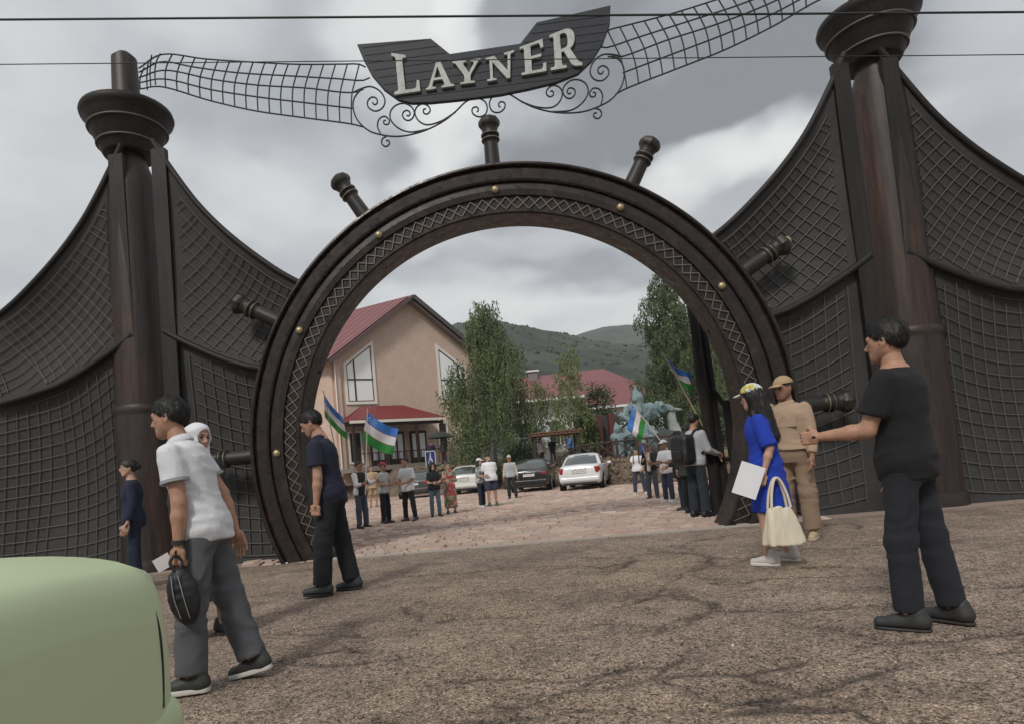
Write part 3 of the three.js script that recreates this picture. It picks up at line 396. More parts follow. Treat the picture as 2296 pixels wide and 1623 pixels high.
function frameWindow(parent, pts, z, bars, glass = B.glass, trim = .19) { // polygon window in the facade plane
  const cx = pts.reduce((s, p) => s + p[0], 0) / pts.length, cy = pts.reduce((s, p) => s + p[1], 0) / pts.length;
  const inset = k => pts.map((p, i) => { const a = pts[(i + pts.length - 1) % pts.length], b = pts[(i + 1) % pts.length], n = (u, v) => { let x = -(v[1] - u[1]), y = v[0] - u[0]; const l = Math.hypot(x, y); x /= l; y /= l; if ((cx - u[0]) * x + (cy - u[1]) * y < 0) { x = -x; y = -y; } return [x, y, x * u[0] + y * u[1] + k]; }; const A = n(a, p), Bn = n(p, b), D = A[0] * Bn[1] - A[1] * Bn[0]; return [(A[2] * Bn[1] - A[1] * Bn[2]) / D, (A[0] * Bn[2] - A[2] * Bn[0]) / D]; });
  const shape = q => new THREE.Shape(q.map(p => new THREE.Vector2(...p))), hole = (o, i) => { const s = shape(o); s.holes.push(new THREE.Path(i.map(p => new THREE.Vector2(...p)))); return s; };
  const ex = (s, d, zz) => new THREE.ExtrudeGeometry(s, { depth: d, bevelEnabled: false }).translate(0, 0, zz);
  const w = mesh('window', ex(hole(pts, inset(trim)), .07, z), B.trim, parent), i1 = inset(trim);
  mesh('sash', ex(hole(inset(trim - .005), inset(trim + .07)), .04, z - .02), B.mullion, w); mesh('pane', new THREE.ShapeGeometry(shape(i1)).translate(0, 0, z + .004), glass, w);
  for (const b of bars) mesh('mullion', box(...b, z + .02), B.mullion, w); return w;
}
{ // gabled house
  const h = thing('gabled_house', 'tan brick house with red metal roof and two large slanted windows', 'house', [-9.08, 1.9, -43], 31 * R);
  const W = 10.9, E = 7.9, A = 11.95, D = 13, ax = 5.5;
  // local origin at the front lower corner; facade plane z = 0, house runs back to -D
  const fs = new THREE.Shape([[0, -1], [W, -1], [W, E], [ax, A], [0, E]].map(p => new THREE.Vector2(...p)));
  mesh('front_wall', metreUV(new THREE.ExtrudeGeometry(fs, { depth: .3, bevelEnabled: false }).translate(0, 0, -.3), .5), B.wall, h);
  const sk = z => .58 * z; // the plan runs back askew, the ridge heading away to the side
  const slab = (name, q) => { const g = new THREE.ExtrudeGeometry(new THREE.Shape(q.map(p => new THREE.Vector2(p[0], -p[1]))), { depth: E + 1, bevelEnabled: false }).rotateX(-Math.PI / 2).translate(0, -1, 0); mesh(name, metreUV(g, .5), B.wall, h); };
  slab('side_wall', [[sk(-.3), -.3], [sk(-.3) + .3, -.3], [sk(-D) + .3, -D], [sk(-D), -D]]); slab('side_wall', [[W + sk(-.3) - .3, -.3], [W + sk(-.3), -.3], [W + sk(-D), -D], [W + sk(-D) - .3, -D]]); slab('back_wall', [[sk(-D), -D], [W + sk(-D), -D], [W + sk(-D) - .2, -D - .3], [sk(-D) - .2, -D - .3]]);
  mesh('corner_pier', metreUV(box(.34, E - .1, .14, .12, E / 2 - .3, .07), .5), B.wall, h);
  const ov = .75, sl = (A - E) / ax, sr = (A - E) / (W - ax);
  ridged([[-1.0 + sk(ov), E - sl * 1.0 + .12, ov], [-1.0 + sk(-D - .6), E - sl + .12, -D - .6], [ax + sk(-D - .6), A + .12, -D - .6], [ax + sk(ov), A + .12, ov]], 22, B.roof, h, 'roof');
  ridged([[W + .7 + sk(ov), E - sr * .7 + .12, ov], [W + .7 + sk(-D - .6), E - sr * .7 + .12, -D - .6], [ax + sk(-D - .6), A + .12, -D - .6], [ax + sk(ov), A + .12, ov]], 22, B.roof, h, 'roof');
  mesh('barge_board', plank([-1.0 + sk(ov), E - sl - .02, ov + .02], [ax + .06 + sk(ov), A + .02, ov + .02], .14, .05), B.barge, h); mesh('barge_board', plank([W + .7 + sk(ov), E - sr * .7 - .02, ov + .02], [ax + sk(ov), A + .02, ov + .02], .30, .05), B.barge, h);
  mesh('eave_soffit', plank([-.95, E - sl * .95 - .03, .33], [ax, A - .03, .33], .04, .66), B.soffit, h); mesh('eave_soffit', plank([W + .65, E - sr * .65 - .03, .33], [ax, A - .03, .33], .04, .66), B.soffit, h);
  frameWindow(h, [[.57, 4.42], [2.83, 4.42], [2.83, 8.86], [.57, 7.2]], .02, [[2.0, .09, .03, 1.7, 6.12], [.10, 3.3, .03, 1.32, 6.1]]);
  frameWindow(h, [[7.72, 4.38], [10.1, 4.38], [10.1, 6.98], [7.72, 8.72]], .02, [[2.1, .09, .03, 8.9, 6.05], [.09, 3.2, .03, 9.45, 6.0]]);
  frameWindow(h, [[7.3, 1.0], [8.15, 1.0], [8.15, 3.0], [7.3, 3.0]], .02, [], B.darkGlass, .13); frameWindow(h, [[9.2, 1.0], [10.1, 1.0], [10.1, 3.0], [9.2, 3.0]], .02, [], B.darkGlass, .13);
  frameWindow(h, [[.5, .4], [1.5, .4], [1.5, 2.6], [.5, 2.6]], .02, [], B.darkGlass, .12);
  // windows along the side wall
  for (const z of [-2.6, -6.6]) { const sw = mesh('window', box(.1, 2.4, 1.3, 0, 0, 0, 0, .525, 0).translate(sk(z) - .03, 6, z), B.trim, h); mesh('pane', box(.03, 2.1, 1.0, -.06, 0, 0, 0, .525, 0).translate(sk(z) - .03, 6, z), B.darkGlass, sw); }
  mesh('downpipe', bar([-.08, -1, .18], [-.08, E - .6, .18], .05, 8), B.trim, h);
  // porch
  const pz = 2.6, py = 3.1;
  ridged([[-.25, py, pz], [6.75, py, pz], [4.6, py + 1.15, .3], [1.5, py + 1.15, .3]], 16, B.porchRoof, h, 'porch_roof'); ridged([[-.25, py, .02], [-.25, py, pz], [1.5, py + 1.15, .3], [1.5, py + 1.15, .29]], 6, B.porchRoof, h, 'porch_roof'); ridged([[6.75, py, pz], [6.75, py, .02], [4.6, py + 1.15, .29], [4.6, py + 1.15, .3]], 6, B.porchRoof, h, 'porch_roof');
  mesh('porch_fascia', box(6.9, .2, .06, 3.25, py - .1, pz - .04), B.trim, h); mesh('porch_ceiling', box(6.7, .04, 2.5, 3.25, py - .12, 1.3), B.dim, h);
  for (const x of [.05, 2.2, 4.5, 6.45]) mesh('porch_post', box(.16, py + 1, .16, x, py / 2 - .65, pz - .2), B.wood, h);
  mesh('porch_beam', box(6.6, .18, .12, 3.25, py - .32, pz - .2), B.wood, h);
  mesh('porch_floor', box(7, .3, 2.7, 3.25, -.05, 1.35), B.soffit, h);
  for (const [x, w] of [[2.6, 1.1], [4.0, 1.2], [5.7, 1.3]]) { const d = mesh('door', box(w, 2.35, .08, x, 1.25, .05), B.wood, h); mesh('pane', box(w * .32, 1.7, .02, x - w * .22, 1.4, .10), B.glass, d); mesh('pane', box(w * .32, 1.7, .02, x + w * .22, 1.4, .10), B.glass, d); mesh('handle', box(.03, .2, .05, x, 1.1, .12), M.brass, d); }
  mesh('porch_rail', box(6.4, .06, .06, 3.25, .95, pz - .2), B.wood, h); for (let i = 0; i < 24; i++) mesh('baluster', box(.035, .85, .035, .2 + i * .265, .5, pz - .2), B.wood, h);
}
{ // low white building with broad red roofs
  const h = thing('white_guest_house', 'white walled building with broad red hip roofs behind the trees', 'house', [3.2, 1.9, -62], 0);
  const wall = (w, y, d, x, z) => mesh('wall', box(w, y, d, x, y / 2 - 1, z), B.white, h);
  wall(13, 6.4, 8, 6.2, -4.4); wall(6.8, 4.9, 4.4, 10.4, 1.4);
  ridged([[-1.2, 5.5, .9], [13.6, 5.5, .9], [10.4, 8.5, -4.2], [1.2, 8.3, -4.2]], 30, B.roof, h, 'roof'); ridged([[-1.2, 5.5, -9.2], [13.6, 5.5, -9.2], [10.4, 8.5, -4.2], [1.2, 8.3, -4.2]], 8, B.roof, h, 'roof'); ridged([[-1.2, 5.5, -9.2], [-1.2, 5.5, .9], [1.2, 8.3, -4.19], [1.2, 8.3, -4.2]], 6, B.roof, h, 'roof'); ridged([[13.6, 5.5, .9], [13.6, 5.5, -9.2], [10.4, 8.5, -4.2], [10.4, 8.5, -4.19]], 6, B.roof, h, 'roof');
  // hipped wing toward the court
  ridged([[6.4, 4.0, 4.4], [14.4, 4.0, 4.4], [11.9, 6.5, .9], [8.4, 6.5, .9]], 16, B.roof, h, 'wing_roof'); ridged([[6.4, 4.0, -1], [6.4, 4.0, 4.4], [8.4, 6.5, .9], [8.4, 6.5, -1]], 8, B.roof, h, 'wing_roof'); ridged([[14.4, 4.0, 4.4], [14.4, 4.0, -1], [11.9, 6.5, -1], [11.9, 6.5, .9]], 8, B.roof, h, 'wing_roof');
  mesh('fascia', box(14.6, .22, .08, 6.2, 5.36, .94), B.white, h); mesh('fascia', box(8.0, .2, .08, 10.4, 3.86, 4.44), B.white, h);
  const ch = mesh('chimney', box(.9, .9, .9, 3.0, 8.2, -3.6), B.soffit, h); mesh('chimney_cap', box(1.3, .16, 1.2, 3.0, 8.75, -3.6), B.white, ch);
  for (const x of [.8, 3.4, 6.0]) frameWindow(h, [[x, 1], [x + 1.4, 1], [x + 1.4, 3.4], [x, 3.4]], .12, [[.06, 2.2, .03, x + .7, 2.2]], B.darkGlass, .1);
  for (const x of [8.2, 11]) frameWindow(h, [[x, 1], [x + 1.3, 1], [x + 1.3, 3.2], [x, 3.2]], 3.52, [], B.darkGlass, .1);
}

// ------------------------------------------------------------ trees and shrubs
const bark = mat([.12, .095, .075], .95), paleBark = mat([.34, .32, .28], .9);
const leafMats = [[.115, .145, .05], [.085, .115, .04], [.15, .18, .065], [.055, .08, .034], [.10, .13, .05]].map(c => new THREE.MeshPhysicalMaterial({ color: lin(...c), roughness: .7, side: THREE.DoubleSide, transmission: 0 }));
function leafCloud(list, seed) { // list of [x,y,z,size,dirx,diry,dirz] -> folded leaf sprays
  const r = rng(seed), P = new Float32Array(list.length * 18), n = list.length; let k = 0;
  for (const [x, y, z, s0, dx, dy, dz] of list) {
    const s = s0 * (.6 + .75 * r());
    const d = V(dx + (r() - .5) * .7, dy + (r() - .5) * .7, dz + (r() - .5) * .7).normalize(), sd = V(r() - .5, r() - .5, r() - .5).cross(d).normalize(), up = d.clone().cross(sd), L = s * (.8 + .5 * r()), Wd = s * (.22 + .16 * r());
    const a = [x, y, z], b = [x + d.x * L, y + d.y * L, z + d.z * L], m = L * .45, f = Wd * .35, c1 = [x + d.x * m + sd.x * Wd + up.x * f, y + d.y * m + sd.y * Wd + up.y * f, z + d.z * m + sd.z * Wd + up.z * f], c2 = [x + d.x * m - sd.x * Wd + up.x * f, y + d.y * m - sd.y * Wd + up.y * f, z + d.z * m - sd.z * Wd + up.z * f];
    for (const q of [a, c1, b, a, b, c2]) { P[k++] = q[0]; P[k++] = q[1]; P[k++] = q[2]; }
  }
  const g = new THREE.BufferGeometry(); g.setAttribute('position', new THREE.BufferAttribute(P, 3)); g.computeVertexNormals(); return g;
}
function limbTube(pts, r0, r1) { const c = new THREE.CatmullRomCurve3(pts.map(p => V(...p))), g = new THREE.TubeGeometry(c, pts.length * 3, 1, 7), n = pts.length * 3, p = g.attributes.position; for (let i = 0; i <= n; i++) { const ct = c.getPointAt(i / n), rr = lerp(r0, r1, i / n); for (let j = 0; j <= 7; j++) { const q = i * 8 + j; p.setXYZ(q, ct.x + (p.getX(q) - ct.x) * rr, ct.y + (p.getY(q) - ct.y) * rr, ct.z + (p.getZ(q) - ct.z) * rr); } } g.computeVertexNormals(); return g; }
function tree(name, label, [x, z], height, prof, o = {}) { // prof(t) = crown radius at relative height t
  const y0 = terraceY(x, z) - .1, t = thing(name, label, 'tree', [x, y0, z], 0, o.group), r = rng(o.seed ?? 1), weep = o.weep ?? 0;
  const lean = o.lean ?? 0, ax = s => [lean * s + .18 * Math.sin(s * 5 + (o.seed ?? 1)), s * height, .15 * Math.sin(s * 4)];
  mesh('trunk', limbTube([0, .2, .4, .6, .8, .96].map(ax), height * .016 + .04, .02), o.pale ? paleBark : bark, t);
  const leaves = [[], []], nl = o.limbs ?? 34;
  for (let i = 0; i < nl; i++) {
    const s = lerp(o.base ?? .14, .95, Math.pow((i + .5) / nl, .9)), a = i * 2.4 + r() * .8, b = ax(s), rad = prof(s) * (.5 + .62 * r()), rise = (o.rise ?? .35) * rad * (1 - s * .4);
    const tip = [b[0] + Math.cos(a) * rad, b[1] + rise, b[2] + Math.sin(a) * rad], mid = [lerp(b[0], tip[0], .5), lerp(b[1], tip[1], .62) + .05, lerp(b[2], tip[2], .5)];
    if (rad > .25) mesh('limb', limbTube([b, mid, tip], .018 + .028 * rad / 2, .006), o.pale ? paleBark : bark, t);
    const ns = Math.round((o.sprays ?? 15) * (.5 + rad));
    for (let q = 0; q < ns; q++) {
      if (noise(tip[0] * 1.1 + q * .05, tip[1] * 1.1, tip[2] * 1.1 + (o.seed ?? 1)) > .25 && r() < .35) continue;
      const f = .2 + .85 * Math.sqrt(r()), c = f < .5 ? [lerp(b[0], mid[0], f * 2), lerp(b[1], mid[1], f * 2), lerp(b[2], mid[2], f * 2)] : [lerp(mid[0], tip[0], f * 2 - 1), lerp(mid[1], tip[1], f * 2 - 1), lerp(mid[2], tip[2], f * 2 - 1)];
      let px = c[0] + (r() - .5) * .75, py = c[1] + (r() - .5) * .7, pz = c[2] + (r() - .5) * .75; const len = (weep ? weep * (.35 + r()) * Math.min(1, rad / 1.2) : .35 + .3 * r()), nlv = Math.max(4, Math.round((o.dens ?? 13) * (weep ? len * .9 + .4 : .8))), sw = (r() - .5) * .5, sz = (r() - .5) * .5, da = a + (r() - .5) * 1.5;
      const set = leaves[r() < .62 ? 0 : 1];
      for (let m = 0; m < nlv; m++) {
        const u = m / nlv, sp = weep ? .16 * (1 + u) : .38;
        if (weep) set.push([px + sw * u * u * .5 + (r() - .5) * sp, py - u * len, pz + sz * u * u * .5 + (r() - .5) * sp, o.leaf ?? .15, (r() - .5) * .5, -1, (r() - .5) * .5]);
        else set.push([px + (r() - .5) * sp * 1.5, py + (r() - .5) * sp * 1.3, pz + (r() - .5) * sp * 1.5, o.leaf ?? .15, Math.cos(da), .4 * (r() - .3), Math.sin(da)]);
      }
    }
  }
  const c = mesh('crown', leafCloud(leaves[0].filter(p => p[1] > .3), 7), leafMats[o.m ?? 0], t); mesh('foliage', leafCloud(leaves[1].filter(p => p[1] > .3), 8), leafMats[o.m2 ?? 1], c); return t;
}
const birchTab = [[0, 1.2], [.10, 2.9], [.28, 3.2], [.45, 2.9], [.58, 2.2], [.70, 1.45], [.82, 1.05], [.92, .7], [.97, .35], [1, .12]], birchProf = t => interp(birchTab, t);
tree('weeping_birch', 'tall weeping birch with drooping twigs beside the gabled house', [1.0, -37.5], 10.1, birchProf, { seed: 5, weep: 1.5, limbs: 70, sprays: 15, dens: 14, base: .10, rise: .15, leaf: .125, pale: true, m: 0, m2: 3 });
tree('weeping_birch', 'young slim birch in front of the white guest house', [5.4, -36], 6.7, t => lerp(1.35, .25, Math.pow(t, 1.6)) * smooth(0, .2, t), { seed: 9, weep: .8, limbs: 36, sprays: 14, dens: 13, base: .12, leaf: .12, pale: true, m: 2, m2: 0 });
tree('poplar', 'tall dense tree behind the bronze statue', [12.6, -40], 11.2, t => lerp(2.9, .3, Math.pow(t, 2)) * smooth(0, .2, t), { seed: 13, weep: .9, limbs: 62, sprays: 20, dens: 15, base: .06, leaf: .13, m: 1, m2: 3 });
tree('poplar', 'broad leafy tree beyond the timber posts', [17.2, -42], 9.5, t => lerp(3.6, .5, t * t) * smooth(0, .15, t), { seed: 17, limbs: 44, sprays: 13, base: .1, m: 1, m2: 3 });
tree('poplar', 'small dark tree between statue and white guest house', [7.6, -39.5], 4.2, t => lerp(1.7, .4, t * t) * smooth(0, .2, t), { seed: 21, limbs: 26, sprays: 13, base: .1, m: 3, m2: 1 });
tree('poplar', 'leafy tree beside the gable end wall', [-12, -36], 6.5, t => lerp(2.4, .4, t * t) * smooth(0, .2, t), { seed: 33, limbs: 26, sprays: 12, base: .1, m: 1, m2: 3 });
function shrub(label, x, z, w, h, seed, m = 1) {
  const r = rng(seed), y = terraceY(x, z), o = thing('shrub', label, 'shrub', [x, y, z], 0, 'shrubs on the terrace'), L = [];
  for (let i = 0; i < 6; i++) { const a = r() * 6.3; mesh('stem', bar([0, -.05, 0], [Math.cos(a) * w * .35, h * (.5 + .3 * r()), Math.sin(a) * w * .35], .02, 5, .008), bark, o); }
  for (let i = 0; i < 1500 * w * h; i++) { const a = r() * 6.3, t = r(), rr = w * .5 * Math.sqrt(r()) * Math.sqrt(Math.max(.1, 1 - (t - .35) ** 2 * 1.9)) * (.8 + .4 * noise(Math.cos(a) * 2, t * 3, Math.sin(a) * 2 + seed)); L.push([Math.cos(a) * rr, t * h * (.85 + .3 * r()), Math.sin(a) * rr, .11, Math.cos(a), .5, Math.sin(a)]); }
  mesh('foliage', leafCloud(L, seed), leafMats[m], o);
}
shrub('dark green shrub at the foot of the weeping birch', .3, -36.2, 2.6, 1.5, 41, 3); shrub('dark green shrub behind the black sedan', 2.2, -35.2, 2.2, 1.1, 42, 3); shrub('leafy shrub on the rocks below the statue', 10.6, -31.6, 1.6, 1.0, 44, 2); shrub('leafy shrub behind the log railing beside the statue', 11.8, -33, 2.4, 1.8, 45, 3); shrub('dark shrub beside the red painted post', 6.2, -36.2, 1.5, 2.2, 46, 1);

// ------------------------------------------------------------ cars
const carGlass = new THREE.MeshPhysicalMaterial({ color: lin(.045, .055, .05), roughness: .06, metalness: 0, clearcoat: 1, clearcoatRoughness: .04 }), tyre = mat([.018, .018, .018], .9), rimM = mat([.45, .46, .47], .35, { metalness: .7 }), redLamp = new THREE.MeshPhysicalMaterial({ color: lin(.30, .012, .012), roughness: .15, clearcoat: 1 }), plateM = mat([.72, .72, .70], .5), blackTrim = mat([.02, .02, .02], .6), chrome = mat([.6, .6, .6], .2, { metalness: .9 });
const plateTex = (() => { const c = document.createElement('canvas'); c.width = 256; c.height = 64; const x = c.getContext('2d'); x.fillStyle = '#e8e8e4'; x.fillRect(0, 0, 256, 64); x.strokeStyle = '#222'; x.lineWidth = 4; x.strokeRect(2, 2, 252, 60); x.fillStyle = '#8a8a88'; for (let i = 0; i < 8; i++) x.fillRect(20 + i * 28, 18, 17, 28); const t = new THREE.CanvasTexture(c); t.colorSpace = THREE.SRGBColorSpace; return t; })();
function carPaint(c) { return new THREE.MeshPhysicalMaterial({ color: lin(...c), roughness: .38, clearcoat: .9, clearcoatRoughness: .08 }); }
function sedan(label, pos, turn, paint, o = {}) {
  const c = thing('parked_sedan', label, 'car', pos, turn, o.group ?? 'cars parked at the edge of the court'), L = o.L ?? 1, W = (o.W ?? .855), hb = o.hb ?? 0;
  // stations: z, sill y, belt y, half width, deck crown
  const st = [[-2.16, .46, .80, .62], [-2.13, .36, .90, .73], [-2.04, .29, .965 + hb, .80], [-1.75, .24, 1.0 + hb, .835], [-1.3, .21, 1.0 + hb, .85], [-.6, .20, .975, W], [.2, .20, .955, W], [.9, .20, .94, W], [1.25, .21, .92, .85], [1.7, .23, .86, .82], [2.02, .27, .77, .75], [2.14, .34, .68, .66], [2.18, .42, .60, .58]];
  const sec = ([z, yb, yt, w]) => { const h = yt - yb; return [[0, yb, z], [w * .86, yb, z], [w * .955, yb + h * .10, z], [w, yb + h * .34, z], [w * 1.0, yb + h * .58, z], [w * .985, yb + h * .74, z], [w * .965, yb + h * .86, z], [w * .92, yb + h * .955, z], [w * .80, yt, z], [w * .4, yt + .025, z], [0, yt + .035, z]]; };
  const fine = []; for (let i = 0; i < st.length - 1; i++) for (let k = 0; k < 4; k++) { const g = j => st[clamp(j, 0, st.length - 1)], t = k / 4; fine.push([0, 1, 2, 3].map(q => { const p0 = g(i - 1)[q], p1 = g(i)[q], p2 = g(i + 1)[q], p3 = g(i + 2)[q]; return .5 * (2 * p1 + (p2 - p0) * t + (2 * p0 - 5 * p1 + 4 * p2 - p3) * t * t + (3 * p1 - p0 - 3 * p2 + p3) * t * t * t); })); } fine.push(st[st.length - 1]);
  const rows = fine.map(sec), pos3 = [], idx = []; const full = r => [...r, ...r.slice(1, -1).reverse().map(p => [-p[0], p[1], p[2]])], n = full(rows[0]).length;
  rows.forEach(r => full(r).forEach(p => pos3.push(p[0], p[1], p[2] * L))); for (let i = 0; i < rows.length - 1; i++) for (let j = 0; j < n; j++) { const a = i * n + j, b = i * n + (j + 1) % n; idx.push(a, b, a + n, b, b + n, a + n); }
  for (const [i, f] of [[0, 1], [rows.length - 1, 0]]) { const ctr = pos3.length / 3, r = full(rows[i]); const my = (r[0][1] + r[10][1]) / 2; pos3.push(0, my, rows[i][0][2] * L); for (let j = 0; j < n; j++) { const a = i * n + j, b = i * n + (j + 1) % n; f ? idx.push(ctr, b, a) : idx.push(ctr, a, b); } }
  const g = new THREE.BufferGeometry(); g.setAttribute('position', new THREE.Float32BufferAttribute(pos3, 3)); g.setIndex(idx); g.computeVertexNormals(); mesh('body', g, paint, c);
  // cabin as a rounded loft with glass panels a little proud of it
  const lv = [[.93, -1.62, 1.18, .82], [1.0, -1.52, 1.06, .80], [1.12, -1.30, .84, .755], [1.25, -1.06, .60, .70], [1.36, -.82, .36, .64], [1.425, -.58, .14, .55], [1.455, -.34, -.02, .42], [1.462, -.2, -.1, .2]], cp = [], ci = [], per = 44;
  for (const [y, zb, zf, w] of lv) for (let k = 0; k < per; k++) { const a = k / per * 2 * Math.PI, cx = Math.cos(a), sz = Math.sin(a), e = .34, X = Math.sign(cx) * Math.pow(Math.abs(cx), e) * w, Z = (zb + zf) / 2 + Math.sign(sz) * Math.pow(Math.abs(sz), e) * (zf - zb) / 2 - Math.abs(X / w) ** 3 * Math.sign(sz) * .12 * (Math.abs(sz) > .5 ? 1 : 0); cp.push(X, y + hb * .6, Z * L); }
  for (let i = 0; i < lv.length - 1; i++) for (let k = 0; k < per; k++) { const a = i * per + k, b = i * per + (k + 1) % per; ci.push(a, a + per, b, b, a + per, b + per); } const top = cp.length / 3; cp.push(0, 1.465 + hb * .6, -.15); for (let k = 0; k < per; k++) ci.push(top, (lv.length - 1) * per + (k + 1) % per, (lv.length - 1) * per + k);
  const cg = new THREE.BufferGeometry(); cg.setAttribute('position', new THREE.Float32BufferAttribute(cp, 3)); cg.setIndex(ci); cg.computeVertexNormals(); mesh('cabin', cg, paint, c);
  const at = (y, f) => { for (let i = 1; i < lv.length; i++) if (y <= lv[i][0]) { const t = (y - lv[i - 1][0]) / (lv[i][0] - lv[i - 1][0]); return lerp(lv[i - 1][f], lv[i][f], t); } return lv[lv.length - 1][f]; };
  const panel = (name, f) => { const P = [], I = [], nu = 10, nv = 6; for (let j = 0; j <= nv; j++) for (let i = 0; i <= nu; i++) { const p = f(i / nu, j / nv); P.push(p[0], p[1] + hb * .6, p[2] * L); if (i < nu && j < nv) { const a = j * (nu + 1) + i; I.push(a, a + 1, a + nu + 1, a + 1, a + nu + 2, a + nu + 1); } } const q = new THREE.BufferGeometry(); q.setAttribute('position', new THREE.Float32BufferAttribute(P, 3)); q.setIndex(I); q.computeVertexNormals(); return mesh(name, q, o.glass ?? carGlass, c); };
  panel('rear_window', (u, v) => { const y = lerp(1.03, 1.385, v), w = at(y, 3) * .84, s = u * 2 - 1; return [s * w, y, at(y, 1) - .022 + .11 * Math.abs(s) ** 3]; });
  panel('windscreen', (u, v) => { const y = lerp(1.0, 1.385, v), w = at(y, 3) * .86, s = u * 2 - 1; return [-s * w, y, at(y, 2) + .022 - .11 * Math.abs(s) ** 3]; });
  for (const s of [-1, 1]) for (const [a, b] of [[.10, .47], [.51, .86]]) panel('side_window', (u, v) => { const y = lerp(1.0, 1.36, v), zb = at(y, 1) + .16, zf = at(y, 2) - .16; return [s * (at(y, 3) + .012), y, lerp(zb, zf, lerp(a, b, u))]; });
  for (const s of [-1, 1]) {
    for (const z of [-1.33, 1.33]) { mesh('wheel_arch', new THREE.CylinderGeometry(.355, .355, .02, 26).rotateZ(Math.PI / 2).translate(s * (W - .002), .335, z * L), blackTrim, c); const w = mesh('wheel', new THREE.CylinderGeometry(.305, .305, .2, 26).rotateZ(Math.PI / 2).translate(s * (W - .075), .305, z * L), tyre, c); mesh('rim', new THREE.CylinderGeometry(.20, .20, .02, 20).rotateZ(Math.PI / 2).translate(s * (W + .03), .305, z * L), rimM, w); mesh('hub_cap', new THREE.CylinderGeometry(.06, .05, .03, 12).rotateZ(Math.PI / 2).translate(s * (W + .042), .305, z * L), rimM, w); }
    const tl = o.plain ? rbox(.2, .09, .12, .03) : o.lamp === 'wide' ? rbox(.42, .14, .14, .04) : rbox(.24, .27, .26, .07); mesh('tail_light', tl.rotateY(s * .42).translate(s * (o.plain ? .30 : o.lamp === 'wide' ? .56 : .665), o.lamp === 'wide' ? .80 : o.plain ? .47 : .79, (o.plain ? -2.12 : o.lamp === 'wide' ? -2.09 : -2.035) * L), redLamp, c); if (o.plain) mesh('boot_seam', tube([[s * .60, .925, -2.075], [s * .625, .87, -2.128], [s * .635, .78, -2.152], [s * .635, .66, -2.158], [s * .625, .55, -2.158]], .004, 24, 6), blackTrim, c);
    mesh('headlight', rbox(.30, .14, .2, .05).rotateY(s * .5).translate(s * .6, .63, 2.02 * L), chrome, c); mesh('mirror', rbox(.16, .11, .09, .035).translate(s * .95, 1.0, .62 * L), paint, c);
    mesh('door_handle', rbox(.02, .03, .14, .008).translate(s * (W + .004), .80, -.28 * L), paint, c); mesh('door_seam', box(.006, .55, .008, s * (W + .001), .66, -.12 * L), blackTrim, c);
  }
  mesh('rear_bumper', rbox(1.56, .22, .2, .08, 0, .46, -2.07 * L), paint, c); mesh('bumper_valance', rbox(1.3, .14, .12, .03, 0, .31, -2.05 * L), blackTrim, c); mesh('front_bumper', rbox(1.42, .24, .2, .08, 0, .42, 2.10 * L), paint, c);
  const pl = new THREE.PlaneGeometry(.50, .12).rotateY(Math.PI).translate(0, o.plateY ?? .74, (o.plateZ ?? -2.175) * L); mesh('number_plate', rbox(.52, .135, .02, .005, 0, o.plateY ?? .74, (o.plateZ ?? -2.175) * L + .014), blackTrim, c); mesh('plate_face', pl, mat(0xffffff, .5, { map: plateTex }), c); if (!o.plain) mesh('boot_trim', rbox(.6, .03, .03, .01, 0, .86, -2.155 * L), chrome, c);
  return c;
}
const white = carPaint([.74, .75, .75]), black = carPaint([.012, .013, .014]);
sedan('white sedan parked with its tail to the court beside a black sedan', [4.38, -.02, -27.0], Math.PI - 16 * R, white, {});
sedan('black sedan parked between the white sedan and the man in grey vest', [2.42, -.02, -29.6], Math.PI - 10 * R, black, { lamp: 'wide' });
sedan('white sedan half hidden behind the couple on the court', [-.62, -.02, -34.0], Math.PI - 6 * R, carPaint([.70, .70, .66]), {});
sedan('dark grey sedan behind the boy in the white t-shirt', [-3.3, -.02, -34.6], Math.PI - 2 * R, carPaint([.06, .062, .062]), { lamp: 'wide' });
sedan('pale green car standing beside the man in the white polo shirt', [-3.10, -.03, -1.22], -Math.PI / 2, new THREE.MeshPhysicalMaterial({ color: lin(.52, .60, .37), roughness: .55, clearcoat: .35, clearcoatRoughness: .3 }), { group: 'cars on the road', plain: true, plateY: .46, plateZ: -2.19 });

// ------------------------------------------------------------ log railing, canopy, parasol, boards, posts
const log = mat([.055, .04, .032], .9), thatch = mat([.22, .12, .075], .95);
{ // log railing on the terrace edge
  const pts = [[1.2, -33.6], [3.0, -32.6], [4.9, -31.2], [6.3, -29.4], [7.8, -28.0], [9.4, -27.0], [11.2, -26.2]];
  const near = ['behind the black sedan', 'under the small canopy', 'behind the man in blue on the terrace', 'beside the red painted post', 'in front of the small green figure', 'in front of the bronze statue'];
  for (let i = 0; i < pts.length - 1; i++) {
    const [x0, z0] = pts[i], [x1, z1] = pts[i + 1], y0 = terraceY(x0, z0), y1 = terraceY(x1, z1), o = thing('log_railing', 'dark log railing with crossed braces ' + near[i], 'railing', [x0, y0, z0], 0, 'log railings along the terrace');
    const A = (t, h) => [(x1 - x0) * t, lerp(0, y1 - y0, t) + h, (z1 - z0) * t];
    for (const t of [0, .5]) mesh('post', bar(A(t, -.1), A(t, 1.05), .065, 8), log, o); for (const h of [.18, .92]) mesh('rail', bar(A(0, h), A(1, h), .045, 8), log, o);
    for (const [a, b] of [[0, .5], [.5, 1]]) { mesh('brace', bar(A(a, .2), A(b, .9), .032, 6), log, o); mesh('brace', bar(A(b, .2), A(a, .9), .032, 6), log, o); mesh('brace', bar(A((a + b) / 2, .18), A((a + b) / 2, .92), .028, 6), log, o); }
  }
}
